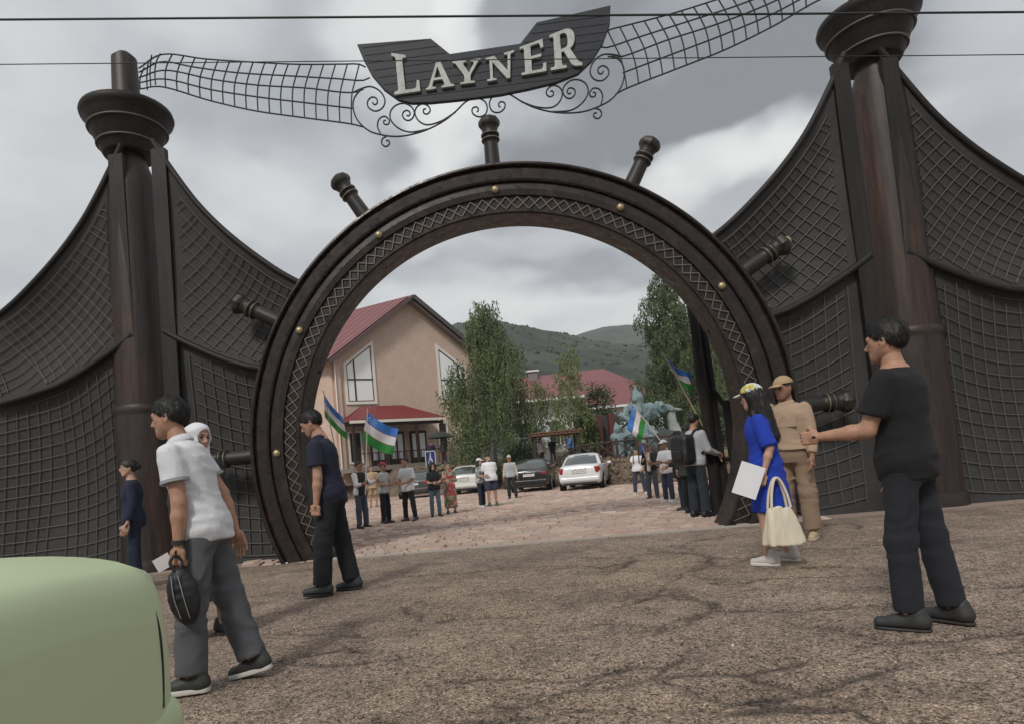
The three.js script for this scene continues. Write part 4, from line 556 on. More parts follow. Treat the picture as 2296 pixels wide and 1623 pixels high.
{ // canopy
  const x = 4.0, z = -33.4, y = terraceY(x, z), o = thing('garden_canopy', 'small flat brown canopy on log posts above people on the terrace', 'canopy', [x, y, z]);
  mesh('roof', rbox(2.5, .14, 1.6, .05, 0, 1.62, 0), thatch, o); for (let i = 0; i < 12; i++) mesh('roof_slat', box(.16, .05, 1.75, -1.2 + i * .22, 1.72, 0), thatch, o); for (const a of [-1.1, 1.1]) for (const b of [-.6, .6]) mesh('post', bar([a, 0, b], [a, 1.6, b], .05, 8), log, o);
}
{ // white awning
  const x = 2.9, z = -38.2, y = terraceY(x, z), o = thing('white_awning', 'slanting white canvas awning between the birch and the small canopy', 'awning', [x, y, z]), cv = mat([.82, .82, .84], .8, { side: THREE.DoubleSide });
  const g = new THREE.PlaneGeometry(3.0, 1.9, 14, 8), p = g.attributes.position; for (let i = 0; i < p.count; i++) p.setZ(i, -.10 * Math.cos(p.getX(i) * 2.1) - .05 * Math.sin(p.getY(i) * 3)); g.computeVertexNormals(); mesh('canvas', g.rotateX(-.75).translate(0, 1.35, 0), cv, o);
  mesh('side_canvas', box(2.8, 1.1, .02, .1, .5, .62), cv, o); for (const a of [-1.45, 1.45]) for (const [b, h] of [[-.65, 2.0], [.7, .75]]) mesh('pole', bar([a, -.05, b], [a, h, b], .03, 8), log, o);
}
{ // red post
  const x = 6.9, z = -36.5, y = terraceY(x, z); const o = thing('red_pavilion', 'dark red painted timber pavilion behind the small green figure', 'pavilion', [x, y, z]); for (const a of [.0, .75]) mesh('post', box(.34, 2.4, .4, a, 1.2, 0), B.redPaint, o); mesh('back_wall', box(2.2, 2.4, .1, .2, 1.2, -.8), B.dim, o);
}
{ // parasol
  const x = -2.3, z = -41.6, y = terraceY(x, z), o = thing('parasol', 'wide black parasol on the terrace by the house', 'parasol', [x, y, z]); mesh('pole', bar([0, 0, 0], [0, 2.05, 0], .025, 8), log, o);
  const pr = [[0, 2.15], [.2, 2.12], [.55, 1.98], [.8, 1.85], [.92, 1.74], [.9, 1.73], [.5, 1.95], [0, 2.1]].map(p => new THREE.Vector2(...p)); mesh('canopy', new THREE.LatheGeometry(pr, 12), mat([.03, .035, .035], .8), o); for (let k = 0; k < 6; k++) mesh('rib', bar([0, 2.08, 0], [.88 * Math.cos(k * 1.047), 1.75, .88 * Math.sin(k * 1.047)], .008, 4), log, o);
}
function board(label, x, z, w, h, turn) { // blue display boards
  const y = terraceY(x, z), o = thing('display_board', label, 'board', [x, y, z], turn, 'blue boards on the terrace'), blue = mat([.018, .03, .16], .6), wf = mat([.55, .56, .62], .6);
  mesh('panel', box(w, h, .04, 0, h / 2 + .15, 0), blue, o); for (const s of [-1, 1]) mesh('frame_post', box(.06, h + .25, .07, s * w / 2, h / 2 + .12, 0), wf, o); mesh('frame_rail', box(w + .06, .06, .07, 0, h + .2, 0), wf, o);
  const s = new THREE.Shape([[-.02, .95], [.06, .95], [.08, .6], [.34, .05], [.22, .02], [.02, .38], [-.14, .3], [-.22, .04], [-.30, .06], [-.10, .55]].map(p => new THREE.Vector2(p[0] * w, p[1] * h + .16))); mesh('white_emblem', new THREE.ExtrudeGeometry(s, { depth: .008, bevelEnabled: false }).translate(0, 0, .021), wf, o);
}
board('blue board with white emblem behind the girl in black', -3.0, -40.3, .6, .8, .1); board('blue board with white emblem behind the couple', -.25, -40.0, .7, .85, .05);
{ // timber gate leaf standing open behind the arch
  const rough = new THREE.MeshStandardMaterial({ color: lin(.052, .040, .036), map: patina, roughness: .85, bumpMap: patina, bumpScale: .03 }), o = thing('timber_gate_post', 'dark rough timber posts of the open gate leaf inside the arch', 'gate post', [3.95, 0, -10.95]);
  const post = (pts, r0, r1) => { const g = limbTube(pts, r0, r1); const p = g.attributes.position; for (let i = 0; i < p.count; i++) { const k = .025 * fbm(p.getX(i) * 14, p.getY(i) * 2.2, p.getZ(i) * 14); p.setXYZ(i, p.getX(i) + k, p.getY(i), p.getZ(i) + k); } g.computeVertexNormals(); mesh('post', g, rough, o); };
  post([[-.02, -.05, 0], [-.03, 1.4, 0], [-.06, 2.8, .02], [-.12, 4.1, .02]], .10, .085); post([[.16, -.05, -.1], [.13, 1.5, -.1], [.08, 2.9, -.08], [.0, 4.1, -.06]], .10, .09); post([[.33, -.05, .1], [.32, .8, .1], [.28, 1.9, .1]], .085, .075);
  mesh('brace', limbTube([[-.02, .9, .02], [.15, .93, 0], [.34, .9, .08]], .04, .04), rough, o); mesh('brace', limbTube([[-.05, 2.1, .02], [.12, 2.12, -.05], [.3, 1.75, .08]], .04, .04), rough, o);
}
// ------------------------------------------------------------ bronze statue group
{
  const patG = new THREE.MeshStandardMaterial({ color: lin(.26, .355, .36), map: grain, roughness: .7, metalness: .2, bumpMap: patina, bumpScale: .03 }), stone = new THREE.MeshStandardMaterial({ color: lin(.36, .38, .36), map: grain, roughness: .9, bumpMap: patina, bumpScale: .03 }), darkRock = new THREE.MeshStandardMaterial({ color: lin(.085, .09, .085), map: grain, roughness: .95 });
  const uvd = g => metreUV(g, 1.2);
  const x = 8.05, z = -31.5, y = terraceY(x, z) - .1, o = thing('bronze_statue_group', 'green patinated bronze giant in a pointed helmet reaching over a rock arch', 'statue', [x, y, z]);
  const fig = (px, py, pz) => {
    let d = cap(px, py, pz, [-.25, 1.7, 0], [-.15, 2.45, .1], .42, .40);                                // bowed torso
    d = smin(d, cap(px, py, pz, [-.55, 2.55, .1], [.45, 2.5, .15], .24, .26), .2);                       // shoulders
    d = smin(d, ell(px, py, pz, [-.1, 2.95, .28], [.23, .28, .25]), .1); d = smin(d, cap(px, py, pz, [-.1, 2.72, .35], [-.05, 2.35, .5], .17, .06), .1); // head and beard
    d = smin(d, cap(px, py, pz, [-.12, 3.05, .22], [-.16, 3.72, .12], .30, .02), .05);                    // pointed helmet
    d = smin(d, cap(px, py, pz, [-.55, 2.55, .1], [-.95, 2.2, .35], .22, .17), .1); d = smin(d, cap(px, py, pz, [-.95, 2.2, .35], [-.5, 1.95, .65], .17, .12), .1); // near arm
    d = smin(d, cap(px, py, pz, [.45, 2.5, .15], [.95, 2.62, .05], .25, .24), .15); d = smin(d, cap(px, py, pz, [.95, 2.62, .05], [1.5, 2.4, 0], .24, .16), .1); d = smin(d, cap(px, py, pz, [1.5, 2.4, 0], [1.75, 2.32, .1], .13, .08), .06); // reaching arm
    d = smin(d, cap(px, py, pz, [-.55, 1.6, .1], [-.9, 1.15, .55], .32, .25), .12); d = smin(d, cap(px, py, pz, [-.9, 1.15, .55], [-.85, .45, .5], .24, .17), .1); d = smin(d, cap(px, py, pz, [.1, 1.6, .1], [.35, 1.15, .6], .32, .25), .12); d = smin(d, cap(px, py, pz, [.35, 1.15, .6], [.3, .4, .5], .24, .17), .1);
    d = smin(d, ell(px, py, pz, [.45, 2.2, .0], [.6, .28, .35]), .2);                                      // cloak
    return d + .09 * fbm(px * 4, py * 2.6, pz * 4, 4) + .035 * Math.sin(py * 9 + px * 15 + 5 * noise(px * 2, py * 2, pz * 2)) + .03 * Math.abs(noise(px * 7, py * 5, pz * 7));
  };
  mesh('bronze_figure', uvd(meshField(fig, [-1.5, .1, -.8], [2.1, 3.95, 1.1], .042)), patG, o);
  const rock = (px, py, pz) => { let d = ell(px, py, pz, [.2, .4, -.1], [1.5, .8, .8]); d = smin(d, ell(px, py, pz, [-.5, 1.1, -.3], [.7, .9, .6]), .3); d = smin(d, ell(px, py, pz, [1.15, .7, -.1], [.75, .8, .6]), .2); return d + .22 * fbm(px * 1.9, py * 1.9, pz * 1.9, 4); };
  mesh('rock_base', uvd(meshField(rock, [-1.9, -.3, -1.2], [2.3, 2.4, 1.1], .075)), darkRock, o);
  const col = (px, py, pz) => { let d = cap(px, py, pz, [1.5, 2.45, -.1], [1.62, 1.2, 0], .17, .26); d = smin(d, ell(px, py, pz, [1.65, .75, .1], [.45, .65, .45]), .2); d = smin(d, cap(px, py, pz, [1.3, 2.45, -.1], [1.95, 2.35, 0], .10, .05), .1); return d + .08 * fbm(px * 5, py * 2.2, pz * 5, 3); };
  mesh('stone_column', uvd(meshField(col, [.9, -.1, -.7], [2.4, 2.9, .8], .05)), stone, o);
  const x2 = 6.65, z2 = -30.6, y2 = terraceY(x2, z2), q = thing('small_bronze_figure', 'small green bronze figure in a pointed hood beside the statue group', 'statue', [x2, y2, z2]);
  const f2 = (px, py, pz) => { let d = cap(px, py, pz, [0, .1, 0], [0, .9, 0], .24, .26); d = smin(d, cap(px, py, pz, [-.18, 1.15, 0], [.18, 1.15, 0], .20, .20), .15); d = smin(d, ell(px, py, pz, [0, 1.5, .05], [.17, .2, .18]), .08); d = smin(d, cap(px, py, pz, [0, 1.55, .02], [-.03, 1.88, -.03], .19, .03), .05); d = smin(d, cap(px, py, pz, [.25, 1.15, .05], [.62, 1.25, .15], .12, .08), .06); d = smin(d, cap(px, py, pz, [.62, 1.25, .15], [.75, 1.45, .1], .08, .06), .05); return d + .03 * fbm(px * 6, py * 3, pz * 6, 3); };
  mesh('figure', uvd(meshField(f2, [-.7, -.3, -.5], [1.0, 2.1, .6], .045)), patG, q); mesh('plinth', rbox(.9, .22, .8, .04, 0, -.08, 0), darkRock, q);
}

// ------------------------------------------------------------ people
const skinMat = {}; function skin(c, v) { const k = c.join() + v; return skinMat[k] ??= new THREE.MeshPhysicalMaterial({ vertexColors: !!v, color: lin(...c), roughness: .55, sheen: .2, sheenRoughness: .5 }); }
const clothBump = tex(256, (u, v) => { const k = 128 + 30 * Math.sin(u * 400) * Math.sin(v * 400) + 50 * pnoise(u, v, 60, 8) + 40 * pnoise(u, v, 14, 9); return [k, k, k]; }, false);
const clothMats = {}; function cloth(c, rough = .92) { const k = c.join(); return clothMats[k] ??= new THREE.MeshPhysicalMaterial({ color: lin(...c), roughness: rough }); }
const hairM = new THREE.MeshStandardMaterial({ color: lin(.012, .010, .009), roughness: .55 }), brownHair = new THREE.MeshStandardMaterial({ color: lin(.03, .02, .014), roughness: .55 }), eyeM = mat([.02, .014, .01], .25), lipM = {};
// keeps smooth normals while giving uv in metres
function metreUVs(g, s) { const p = g.attributes.position, n = g.attributes.normal, uv = new Float32Array(p.count * 2); for (let i = 0; i < p.count; i++) { const a = Math.abs(n.getX(i)) > .72; uv[i * 2] = (a ? p.getZ(i) : p.getX(i)) * s; uv[i * 2 + 1] = p.getY(i) * s; } g.setAttribute('uv', new THREE.BufferAttribute(uv, 2)); return g; }
const printCloth = new THREE.MeshPhysicalMaterial({ vertexColors: true, roughness: .9, sheen: .2 });
function coloured(g, f) { const p = g.attributes.position, c = new Float32Array(p.count * 3); for (let i = 0; i < p.count; i++) c.set(f(p.getX(i), p.getY(i), p.getZ(i)), i * 3); g.setAttribute('color', new THREE.BufferAttribute(c, 3)); return g; }
const headField = (female) => (x, y, z) => {
  const ax = Math.abs(x);
  let d = ell(x, y, z, [0, .030, -.012], [.0745, .089, .097]);
  d = smin(d, cap(x, y, z, [0, -.015, .028], [0, -.085, .058], .060, female ? .022 : .027), .045);
  d = smin(d, cap(ax, y, z, [.045, -.045, .0], [.03, -.08, .045], .02, .02), .05);
  d = smin(d, cap(ax, y, z, [.018, .034, .082], [.045, .032, .068], .010, .010), .02);
  d = smax(d, -ell(ax, y, z, [.031, .014, .102], [.019, .0115, .021]), .014);
  d = smin(d, cap(x, y, z, [0, .022, .082], [0, -.020, .103], .0085, .0125), .012); d = smin(d, cap(ax, y, z, [0, -.024, .096], [.012, -.025, .088], .009, .008), .008);
  d = smin(d, cap(ax, y, z, [0, -.047, .089], [.018, -.049, .080], .0065, .005), .008); d = smin(d, cap(ax, y, z, [0, -.058, .087], [.015, -.057, .080], .007, .005), .007);
  d = smin(d, ell(ax, y, z, [.079, .002, -.012], [.010, .030, .019]), .010); d = smax(d, -ell(ax, y, z, [.090, .003, -.009], [.008, .017, .010]), .006);
  d = smin(d, cap(x, y, z, [0, -.05, -.018], [0, -.19, -.032], female ? .042 : .048, female ? .044 : .052), .022);
  return d;
};
const headGeo = {}; function getHead(f, h) { return headGeo[f + h] ??= meshField(headField(f === 'f'), [-.12, -.22, -.14], [.12, .15, .14], h); }
const eyesGeo = [-1, 1].map(s => new THREE.SphereGeometry(.0115, 10, 8).translate(s * .031, .013, .0805)), browGeo = [-1, 1].map(s => tube([[s * .014, .036, .094], [s * .032, .040, .089], [s * .050, .034, .074]], .0042, 8, 5));
const hairGeo = {};
function hairField(kind) {
  const skull = (x, y, z, e) => ell(x, y, z, [0, .032, -.014], [.0745 + e, .089 + e, .097 + e]);
  const cut = { short: (x, y, z) => smax(.02 - y + (z > 0 ? z * .62 : z * 1.15) * 1 - .012 * Math.abs(x) / .07, -.2, .01) };
  if (kind === 'short') return (x, y, z) => smax(ell(x, y, z, [0, .040, -.016], [.0865, .102, .108]) + .004 * noise(x * 60, y * 25, z * 40) + .003 * noise(x * 190, y * 70, z * 120), Math.max((z > .03 ? .024 + (z - .03) * .9 : z > -.02 ? .002 + (z + .02) * .44 : .002 + (z + .02) * .85) - y + (Math.abs(z + .002) < .012 && y < 0 ? -.012 : 0), z - .10), .010);
  if (kind === 'crop') return (x, y, z) => smax(skull(x, y, z, .008) + .003 * noise(x * 120, y * 120, z * 120), .012 + .6 * z - y + (z < 0 ? z * .35 : 0), .008);
  if (kind === 'long') return (x, y, z) => { let d = smax(skull(x, y, z, .016), Math.max(-.045 + 1.5 * z - y * .9, z - .085), .012); d = smin(d, cap(x, y, z, [0, -.02, -.06], [.0, -.40, -.11], .088, .075), .04); d = smin(d, cap(Math.abs(x), y, z, [.06, .0, -.02], [.085, -.25, -.02], .034, .03), .03); d = smax(d, -ell(x, y, z, [0, -.03, .11], [.062, .14, .1]), .01); return d + .008 * noise(x * 60, y * 8, z * 60); };
  if (kind === 'curly') return (x, y, z) => { let d = smax(ell(x, y, z, [0, .02, -.03], [.14, .14, .135]), -ell(x, y, z, [0, -.02, .12], [.065, .11, .1]), .01); d = smin(d, cap(x, y, z, [0, -.08, -.07], [0, -.22, -.08], .12, .10), .05); return d + .02 * noise(x * 40, y * 40, z * 40); };
  if (kind === 'hijab') return (x, y, z) => { let d = ell(x, y, z, [0, .022, -.012], [.096, .113, .122]); d = smin(d, cap(x, y, z, [0, -.08, -.01], [0, -.22, -.02], .095, .14), .06); d = smin(d, ell(x, y, z, [0, -.25, .0], [.19, .09, .14]), .06); d = smax(d, -smax(ell(x, y, z, [0, -.018, .115], [.063, .095, .10]), -.03 - z, .01), .008); return d + .004 * Math.sin(y * 70 + 4 * noise(x * 9, y * 9, z * 9)); };
  if (kind === 'bun') return (x, y, z) => { let d = smax(skull(x, y, z, .011), Math.max(-.02 + .75 * z - y, z - .087), .012); d = smin(d, ell(x, y, z, [0, .02, -.125], [.045, .045, .035]), .015); return d + .003 * noise(x * 90, y * 90, z * 90); };
}
function getHair(k, h) { return hairGeo[k + h] ??= k === 'hijab' ? meshField(hairField(k), [-.24, -.38, -.2], [.24, .18, .2], h) : meshField(hairField(k), [-.2, k === 'long' ? -.5 : -.38, -.25], [.2, .2, .17], h); }
const capGeo = {}; function getCap(part, h) { return capGeo[part + h] ??= part === 'crown' ? meshField((x, y, z) => smax(ell(x, y, z, [0, .045, -.012], [.094, .103, .114]), .055 - y + z * .05, .008), [-.13, 0, -.16], [.13, .18, .14], h) : meshField((x, y, z) => { const yy = y - .062 + x * x * 3.2 + (z - .1) * .18; return smax(smax(Math.abs(yy) - .006, Math.hypot(x * 1.05, (z - .075) * .85) - .085, .006), .07 - z, .01); }, [-.12, 0, .03], [.12, .12, .2], Math.min(h, .005)); }
function handField(curl, spread = 1) {
  const F = [[-.031, .060, .0075], [-.0105, .078, .0085], [.0105, .083, .0088], [.031, .074, .0085]], bones = [];
  F.forEach(([x, l, r], i) => { let p = [x, .088 - Math.abs(x) * .12, 0], a = 0; const k = curl + (i - 1.5) * -4; [[.44, k], [.32, k * 1.25], [.24, k * .8]].forEach(([f, da], j) => { a += da * R; const q = [p[0] + x * .16 * spread * f, p[1] + Math.cos(a) * l * f, p[2] + Math.sin(a) * l * f]; bones.push([p, q, r * (1 - j * .09), r * (.93 - j * .09)]); p = q; }); });
  const t0 = [.034, .020, .006], t1 = [.058, .055, .018 + curl * .0003], t2 = [.055 - curl * .0004, .083, .024 + curl * .0006]; bones.push([t0, t1, .012, .0105], [t1, t2, .0105, .0085]);
  return (x, y, z) => { let d = Math.hypot(Math.max(Math.abs(x) - .030, 0), Math.max(Math.abs(y - .048) - .034, 0), Math.max(Math.abs(z) - .004, 0)) - .0105; d = smin(d, cap(x, y, z, [0, -.03, 0], [0, .02, 0], .024, .026), .02); for (let i = 0; i < bones.length; i++) d = smin(d, cap(x, y, z, ...bones[i]), i < 12 ? .006 : .012); return d; };
}
const handGeo = {}; function getHand(kind, h) { const c = { relaxed: 18, flat: 6, fist: 78, grip: 60 }[kind]; return handGeo[kind + h] ??= meshField(handField(c), [-.06, -.06, -.03], [.085, .19, .1], h); }
const shoeGeo = {};
function getShoe(kind, part, h) {
  const k = kind + part + h; if (shoeGeo[k]) return shoeGeo[k];
  const high = kind === 'sneaker', out = (x, z, e) => { const t = clamp((z + .065) / .20), w = lerp(.033, .043, smooth(0, .7, t)) * (t > .8 ? 1 - (t - .8) * .5 : 1); return Math.hypot(x - .006 * t, z - clamp(z, -.062, .135)) - w - e; };
  const f = part === 'sole' ? (x, y, z) => smax(out(x, z, .006), Math.abs(y - (kind === 'dress' ? .009 : .015)) - (kind === 'dress' ? .008 : .0145), .006)
    : (x, y, z) => { let d = cap(x, y, z, [0, .050, -.058], [.006, .034, .145], .043, .034); d = smin(d, cap(x, y, z, [0, .06, -.045], [0, high ? .125 : .10, -.04], .046, .046), .03); d = smin(d, cap(x, y, z, [0, .085, -.02], [0, .05, .07], .03, .03), .03); return smax(d, .02 - y, .006); };
  return shoeGeo[k] = meshField(f, [-.09, -.02, -.14], [.09, .2, .22], h);
}
// fine strands lying over a hair surface
function strands(g, n, len, wid, seed, fall = [0, -1, -.5]) {
  const r = rng(seed), p = g.attributes.position, nn = g.attributes.normal, ix = g.index, T = ix.count / 3, P = [], A = V(), Nv = V();
  for (let i = 0; i < n; i++) {
    const t = Math.floor(r() * T) * 3, a = ix.getX(t), b = ix.getX(t + 1), c = ix.getX(t + 2); A.set(0, 0, 0); Nv.set(0, 0, 0); let u = r(), v = r(); if (u + v > 1) { u = 1 - u; v = 1 - v; } const w = [1 - u - v, u, v];
    [a, b, c].forEach((k, q) => { A.x += p.getX(k) * w[q]; A.y += p.getY(k) * w[q]; A.z += p.getZ(k) * w[q]; Nv.x += nn.getX(k) * w[q]; Nv.y += nn.getY(k) * w[q]; Nv.z += nn.getZ(k) * w[q]; }); Nv.normalize();
    const f = V(fall[0] + (A.x > 0 ? .5 : -.5) + (r() - .5) * .9, fall[1] + (r() - .5) * .6, fall[2] + (A.z > .04 ? 1.3 : 0) + (r() - .5) * .8), d = f.addScaledVector(Nv, -f.dot(Nv)).normalize(), s = d.clone().cross(Nv), L = len * (.6 + .8 * r()), h = .002 + .005 * r(); let prev = null;
    for (let k = 0; k <= 3; k++) { const e = k / 3, q = A.clone().addScaledVector(d, L * e).addScaledVector(Nv, h * Math.sin(Math.PI * (.15 + .75 * e)) - L * L * e * e * 4.5), x = wid * (1 - e * .8), l = q.clone().addScaledVector(s, x), m = q.clone().addScaledVector(s, -x); if (prev) P.push(...prev[0].toArray(), ...prev[1].toArray(), ...l.toArray(), ...prev[1].toArray(), ...m.toArray(), ...l.toArray()); prev = [l, m]; }
  }
  const o = new THREE.BufferGeometry(); o.setAttribute('position', new THREE.Float32BufferAttribute(P, 3)); o.computeVertexNormals(); return o;
}
const weave = tex(512, (u, v) => { const k = 128 + 34 * Math.sin(u * 6.2832 * 110) + 34 * Math.sin(v * 6.2832 * 110) + 40 * pnoise(u, v, 24, 51) + 26 * pnoise(u, v, 70, 52); return [k, k, k]; }, false);
const wovenMats = {}; function woven(c) { const k = c.join(); return wovenMats[k] ??= new THREE.MeshPhysicalMaterial({ color: lin(...c), roughness: .92, bumpMap: weave, bumpScale: .0022 }); }
const ADD = (a, b, k = 1) => [a[0] + b[0] * k, a[1] + b[1] * k, a[2] + b[2] * k], NRM = a => { const l = Math.hypot(...a); return a.map(v => v / l); };
const TORSO = { m: [[-.12, .125, .10], [-.04, .158, .115], [.03, .163, .117], [.13, .152, .110], [.22, .148, .108], [.33, .170, .120], [.41, .178, .118], [.47, .162, .098], [.51, .11, .080], [.545, .066, .066]], f: [[-.12, .13, .10], [-.03, .168, .122], [.04, .165, .120], [.14, .136, .102], [.22, .130, .098], [.33, .148, .122], [.41, .150, .108], [.46, .135, .088], [.50, .09, .07], [.535, .055, .058]] };
function person(o) {
  const k = o.h / 1.75, res = o.res ?? .02, fine = res < .016, f = o.sex ?? 'm', g = thing('person', o.label, 'person', [o.at[0], o.at[2] ?? 0, o.at[1]], o.face * R, o.group), fat = o.fat ?? 1;
  const lean = (o.lean ?? 0) * R, side = (o.tilt ?? 0) * R, S = NRM([Math.sin(side), Math.cos(lean), Math.sin(lean)]), Zt = [0, -Math.sin(lean), Math.cos(lean)], Xt = [1, 0, 0];
  // legs
  const leg = {}, low = []; for (const s of [1, -1]) { const q = (s > 0 ? o.legL : o.legR) ?? {}, th = (q.f ?? 2) * R, out = (q.o ?? 3) * R, kn = (q.k ?? 3) * R, td = NRM([s * Math.sin(out), -Math.cos(th), Math.sin(th)]), sd = NRM([s * Math.sin(out * .6), -Math.cos(th - kn), Math.sin(th - kn)]); const hip = [s * .092, -.01, 0], knee = ADD(hip, td, .43), ank = ADD(knee, sd, .42); leg[s] = { hip, knee, ank, sd, pitch: (q.p ?? 0) * R, yaw: s * (q.y ?? 8) * R }; const pt = leg[s].pitch; low.push(ank[1] - Math.max(.075 * Math.cos(pt) + .16 * Math.sin(pt), .075 * Math.cos(pt) - .1 * Math.sin(pt))); }
  const py = -Math.min(...low); const P = [0, py, 0]; for (const s of [1, -1]) for (const n of ['hip', 'knee', 'ank']) leg[s][n] = ADD(leg[s][n], P);
  const sw = f === 'm' ? .182 : .158, neck = ADD(P, S, .53), hp = (o.headPitch ?? 0) * R, hy = (o.headYaw ?? 0) * R, headC = ADD(ADD(neck, S, .105), [0, .048, .030 + .05 * Math.sin(hp)]);
  const arm = {}; for (const s of [1, -1]) { const q = (s > 0 ? o.armL : o.armR) ?? {}, a = (q.f ?? 3) * R, out = (q.o ?? 9) * R, e = (q.e ?? 14) * R, inn = (q.i ?? 4) * R; const sh = ADD(ADD(P, S, .455), Xt, s * sw), ud = NRM([s * Math.sin(out), -Math.cos(a) * Math.cos(out), Math.sin(a) * Math.cos(out)]), fd = NRM([s * (Math.sin(out) - Math.sin(inn)), -Math.cos(a + e), Math.sin(a + e)]); const el = ADD(sh, ud, .285), wr = ADD(el, fd, .25); arm[s] = { sh, el, wr, ud, fd, hand: q.hand ?? 'relaxed', n: q.n }; }
  const torso = (x, y, z, e, t0, t1, tab) => { const dx = x - P[0], dy = y - P[1], dz = z - P[2], t = dx * S[0] + dy * S[1] + dz * S[2], tt = clamp(t, t0, t1), X = dx - S[0] * tt, Z = dx * Zt[0] + dy * Zt[1] + dz * Zt[2]; let i = 1; while (i < tab.length - 1 && tt > tab[i][0]) i++; const A = tab[i - 1], Bq = tab[i], u = clamp((tt - A[0]) / (Bq[0] - A[0])), a = lerp(A[1], Bq[1], u) * fat + e, b = lerp(A[2], Bq[2], u) * (fat > 1 && tt < .3 ? fat * 1.12 : fat) + e, K = Math.hypot(X / a, Z / b), d = (K - 1) * Math.min(a, b) * (K > 1 ? 1.15 : 1), ov = Math.abs(t - tt); return ov > 0 ? Math.hypot(Math.max(d, 0), ov) : Math.max(d, t0 - t, t - t1, -.1); };
  const tab = TORSO[f], am = (f === 'm' ? 1 : .86) * (o.arms ?? 1), lm = f === 'm' ? 1 : .95;
  const bounds = (pad, pts) => { const mn = [9, 9, 9], mx = [-9, -9, -9]; for (const p of pts) for (let i = 0; i < 3; i++) { mn[i] = Math.min(mn[i], p[i] - pad); mx[i] = Math.max(mx[i], p[i] + pad); } return [mn, mx]; };
  const all = [P, neck, headC, ...[1, -1].flatMap(s => [leg[s].hip, leg[s].knee, leg[s].ank, arm[s].sh, arm[s].el, arm[s].wr])];
  // skin body
  const bodyF = (x, y, z) => { let d = torso(x, y, z, 0, -.10, .54, tab); for (const s of [1, -1]) { const L = leg[s], A = arm[s]; let q = smin(cap(x, y, z, L.hip, L.knee, .082 * lm, .054 * lm), cap(x, y, z, L.knee, L.ank, .055 * lm, .036), .03); d = smin(d, q, .04); q = smin(cap(x, y, z, A.sh, A.el, .053 * am, .042 * am), smin(cap(x, y, z, A.el, ADD(A.el, A.fd, .08), .041 * am, .043 * am), cap(x, y, z, ADD(A.el, A.fd, .08), A.wr, .042 * am, .0265 * am), .02), .02); d = smin(d, q, .035); } return smin(d, cap(x, y, z, neck, headC, .058, .052), .03); };
  const tone = (q, isHead) => { if (!fine) return q; const p = q.attributes.position, c = new Float32Array(p.count * 3); for (let i = 0; i < p.count; i++) { const x = p.getX(i), y = p.getY(i), z = p.getZ(i); let n = 1 + .10 * noise(x * 45, y * 45, z * 45) + .07 * noise(x * 130, y * 130, z * 130), r = 1, g2 = 1, b2 = 1; if (isHead) { const lip = Math.exp(-(((y + .052) / .008) ** 2) - ((x / .02) ** 2)) * (z > .075 ? 1 : 0), st = f === 'm' ? clamp((-.028 - y) / .02) * clamp((z + .01) / .03) * clamp((y + .13) / .03) * (.75 + .5 * noise(x * 220, y * 220, z * 220)) : 0; r *= 1 - .10 * lip - .32 * st; g2 *= 1 - .38 * lip - .28 * st; b2 *= 1 - .32 * lip - .22 * st; } c.set([n * r, n * g2 * .99, n * b2 * .98], i * 3); } q.setAttribute('color', new THREE.BufferAttribute(c, 3)); return q; };
  const parts = [meshField(bodyF, ...bounds(.16, all), fine ? .013 : .024)]; tone(parts[0], false);
  const hq = new THREE.Quaternion().setFromEuler(new THREE.Euler(hp, hy, (o.headRoll ?? 0) * R, 'YXZ')), hm = new THREE.Matrix4().compose(V(...headC), hq, V(1, 1, 1).multiplyScalar(o.headScale ?? 1)), hres = fine ? .0042 : .011;
  parts.push(tone(getHead(f, hres).clone(), true).applyMatrix4(hm));
  for (const s of [1, -1]) { const A = arm[s], Y = V(...A.fd), n0 = A.n ? V(...A.n) : V(-s, 0, 0), Zv = n0.addScaledVector(Y, -n0.dot(Y)).normalize(), X = Y.clone().cross(Zv), m = new THREE.Matrix4().makeBasis(X, Y, Zv).setPosition(...ADD(A.wr, A.fd, .012)); const gg = getHand(A.hand, fine ? .0042 : .0075).clone(); if (s > 0) { gg.scale(-1, 1, 1); const ix = gg.index; for (let i = 0; i < ix.count; i += 3) { const t = ix.getX(i); ix.setX(i, ix.getX(i + 1)); ix.setX(i + 1, t); } } parts.push(tone(gg, false).applyMatrix4(m)); A.m = m; }
  const bodyG = mergeGeometries(parts.map(q => { q.deleteAttribute('uv'); return q; })); bodyG.computeVertexNormals(); const sc = q => q.scale(k, k, k);
  const sk = skin(o.skin ?? [.42, .245, .165], fine); mesh('body', sc(bodyG), sk, g);
  const onHead = (name, geo, m) => mesh(name, sc(geo.clone().applyMatrix4(hm)), m, g);
  for (const q of eyesGeo) onHead('eye', q, eyeM); for (const q of browGeo) onHead('eyebrow', q, hairM);
  const hm2 = o.hairMat ?? hairM; if (o.hair && o.hair !== 'hijab' && o.hair !== 'crop' && fine) { const hg0 = getHair(o.hair, .006), kk = 'st' + o.hair; hairGeo[kk] ??= strands(hg0, o.hair === 'long' ? 2600 : 2200, o.hair === 'long' ? .07 : .032, .0017, 9); onHead('hair_strands', hairGeo[kk], hm2); }
  if (o.hair) onHead(o.hair === 'hijab' ? 'headscarf' : 'hair', getHair(o.hair, fine ? .006 : .012), o.hair === 'hijab' ? cloth(o.scarf) : hm2);
  if (o.cap) { const cm = o.capMat ?? cloth(o.cap), cw = onHead('cap', getCap('crown', fine ? .006 : .011), cm); mesh('brim', sc(getCap('brim', .006).clone().applyMatrix4(o.capBack ? hm.clone().multiply(new THREE.Matrix4().makeRotationY(Math.PI)) : hm)), o.brim ? cloth(o.brim) : cm, cw); }
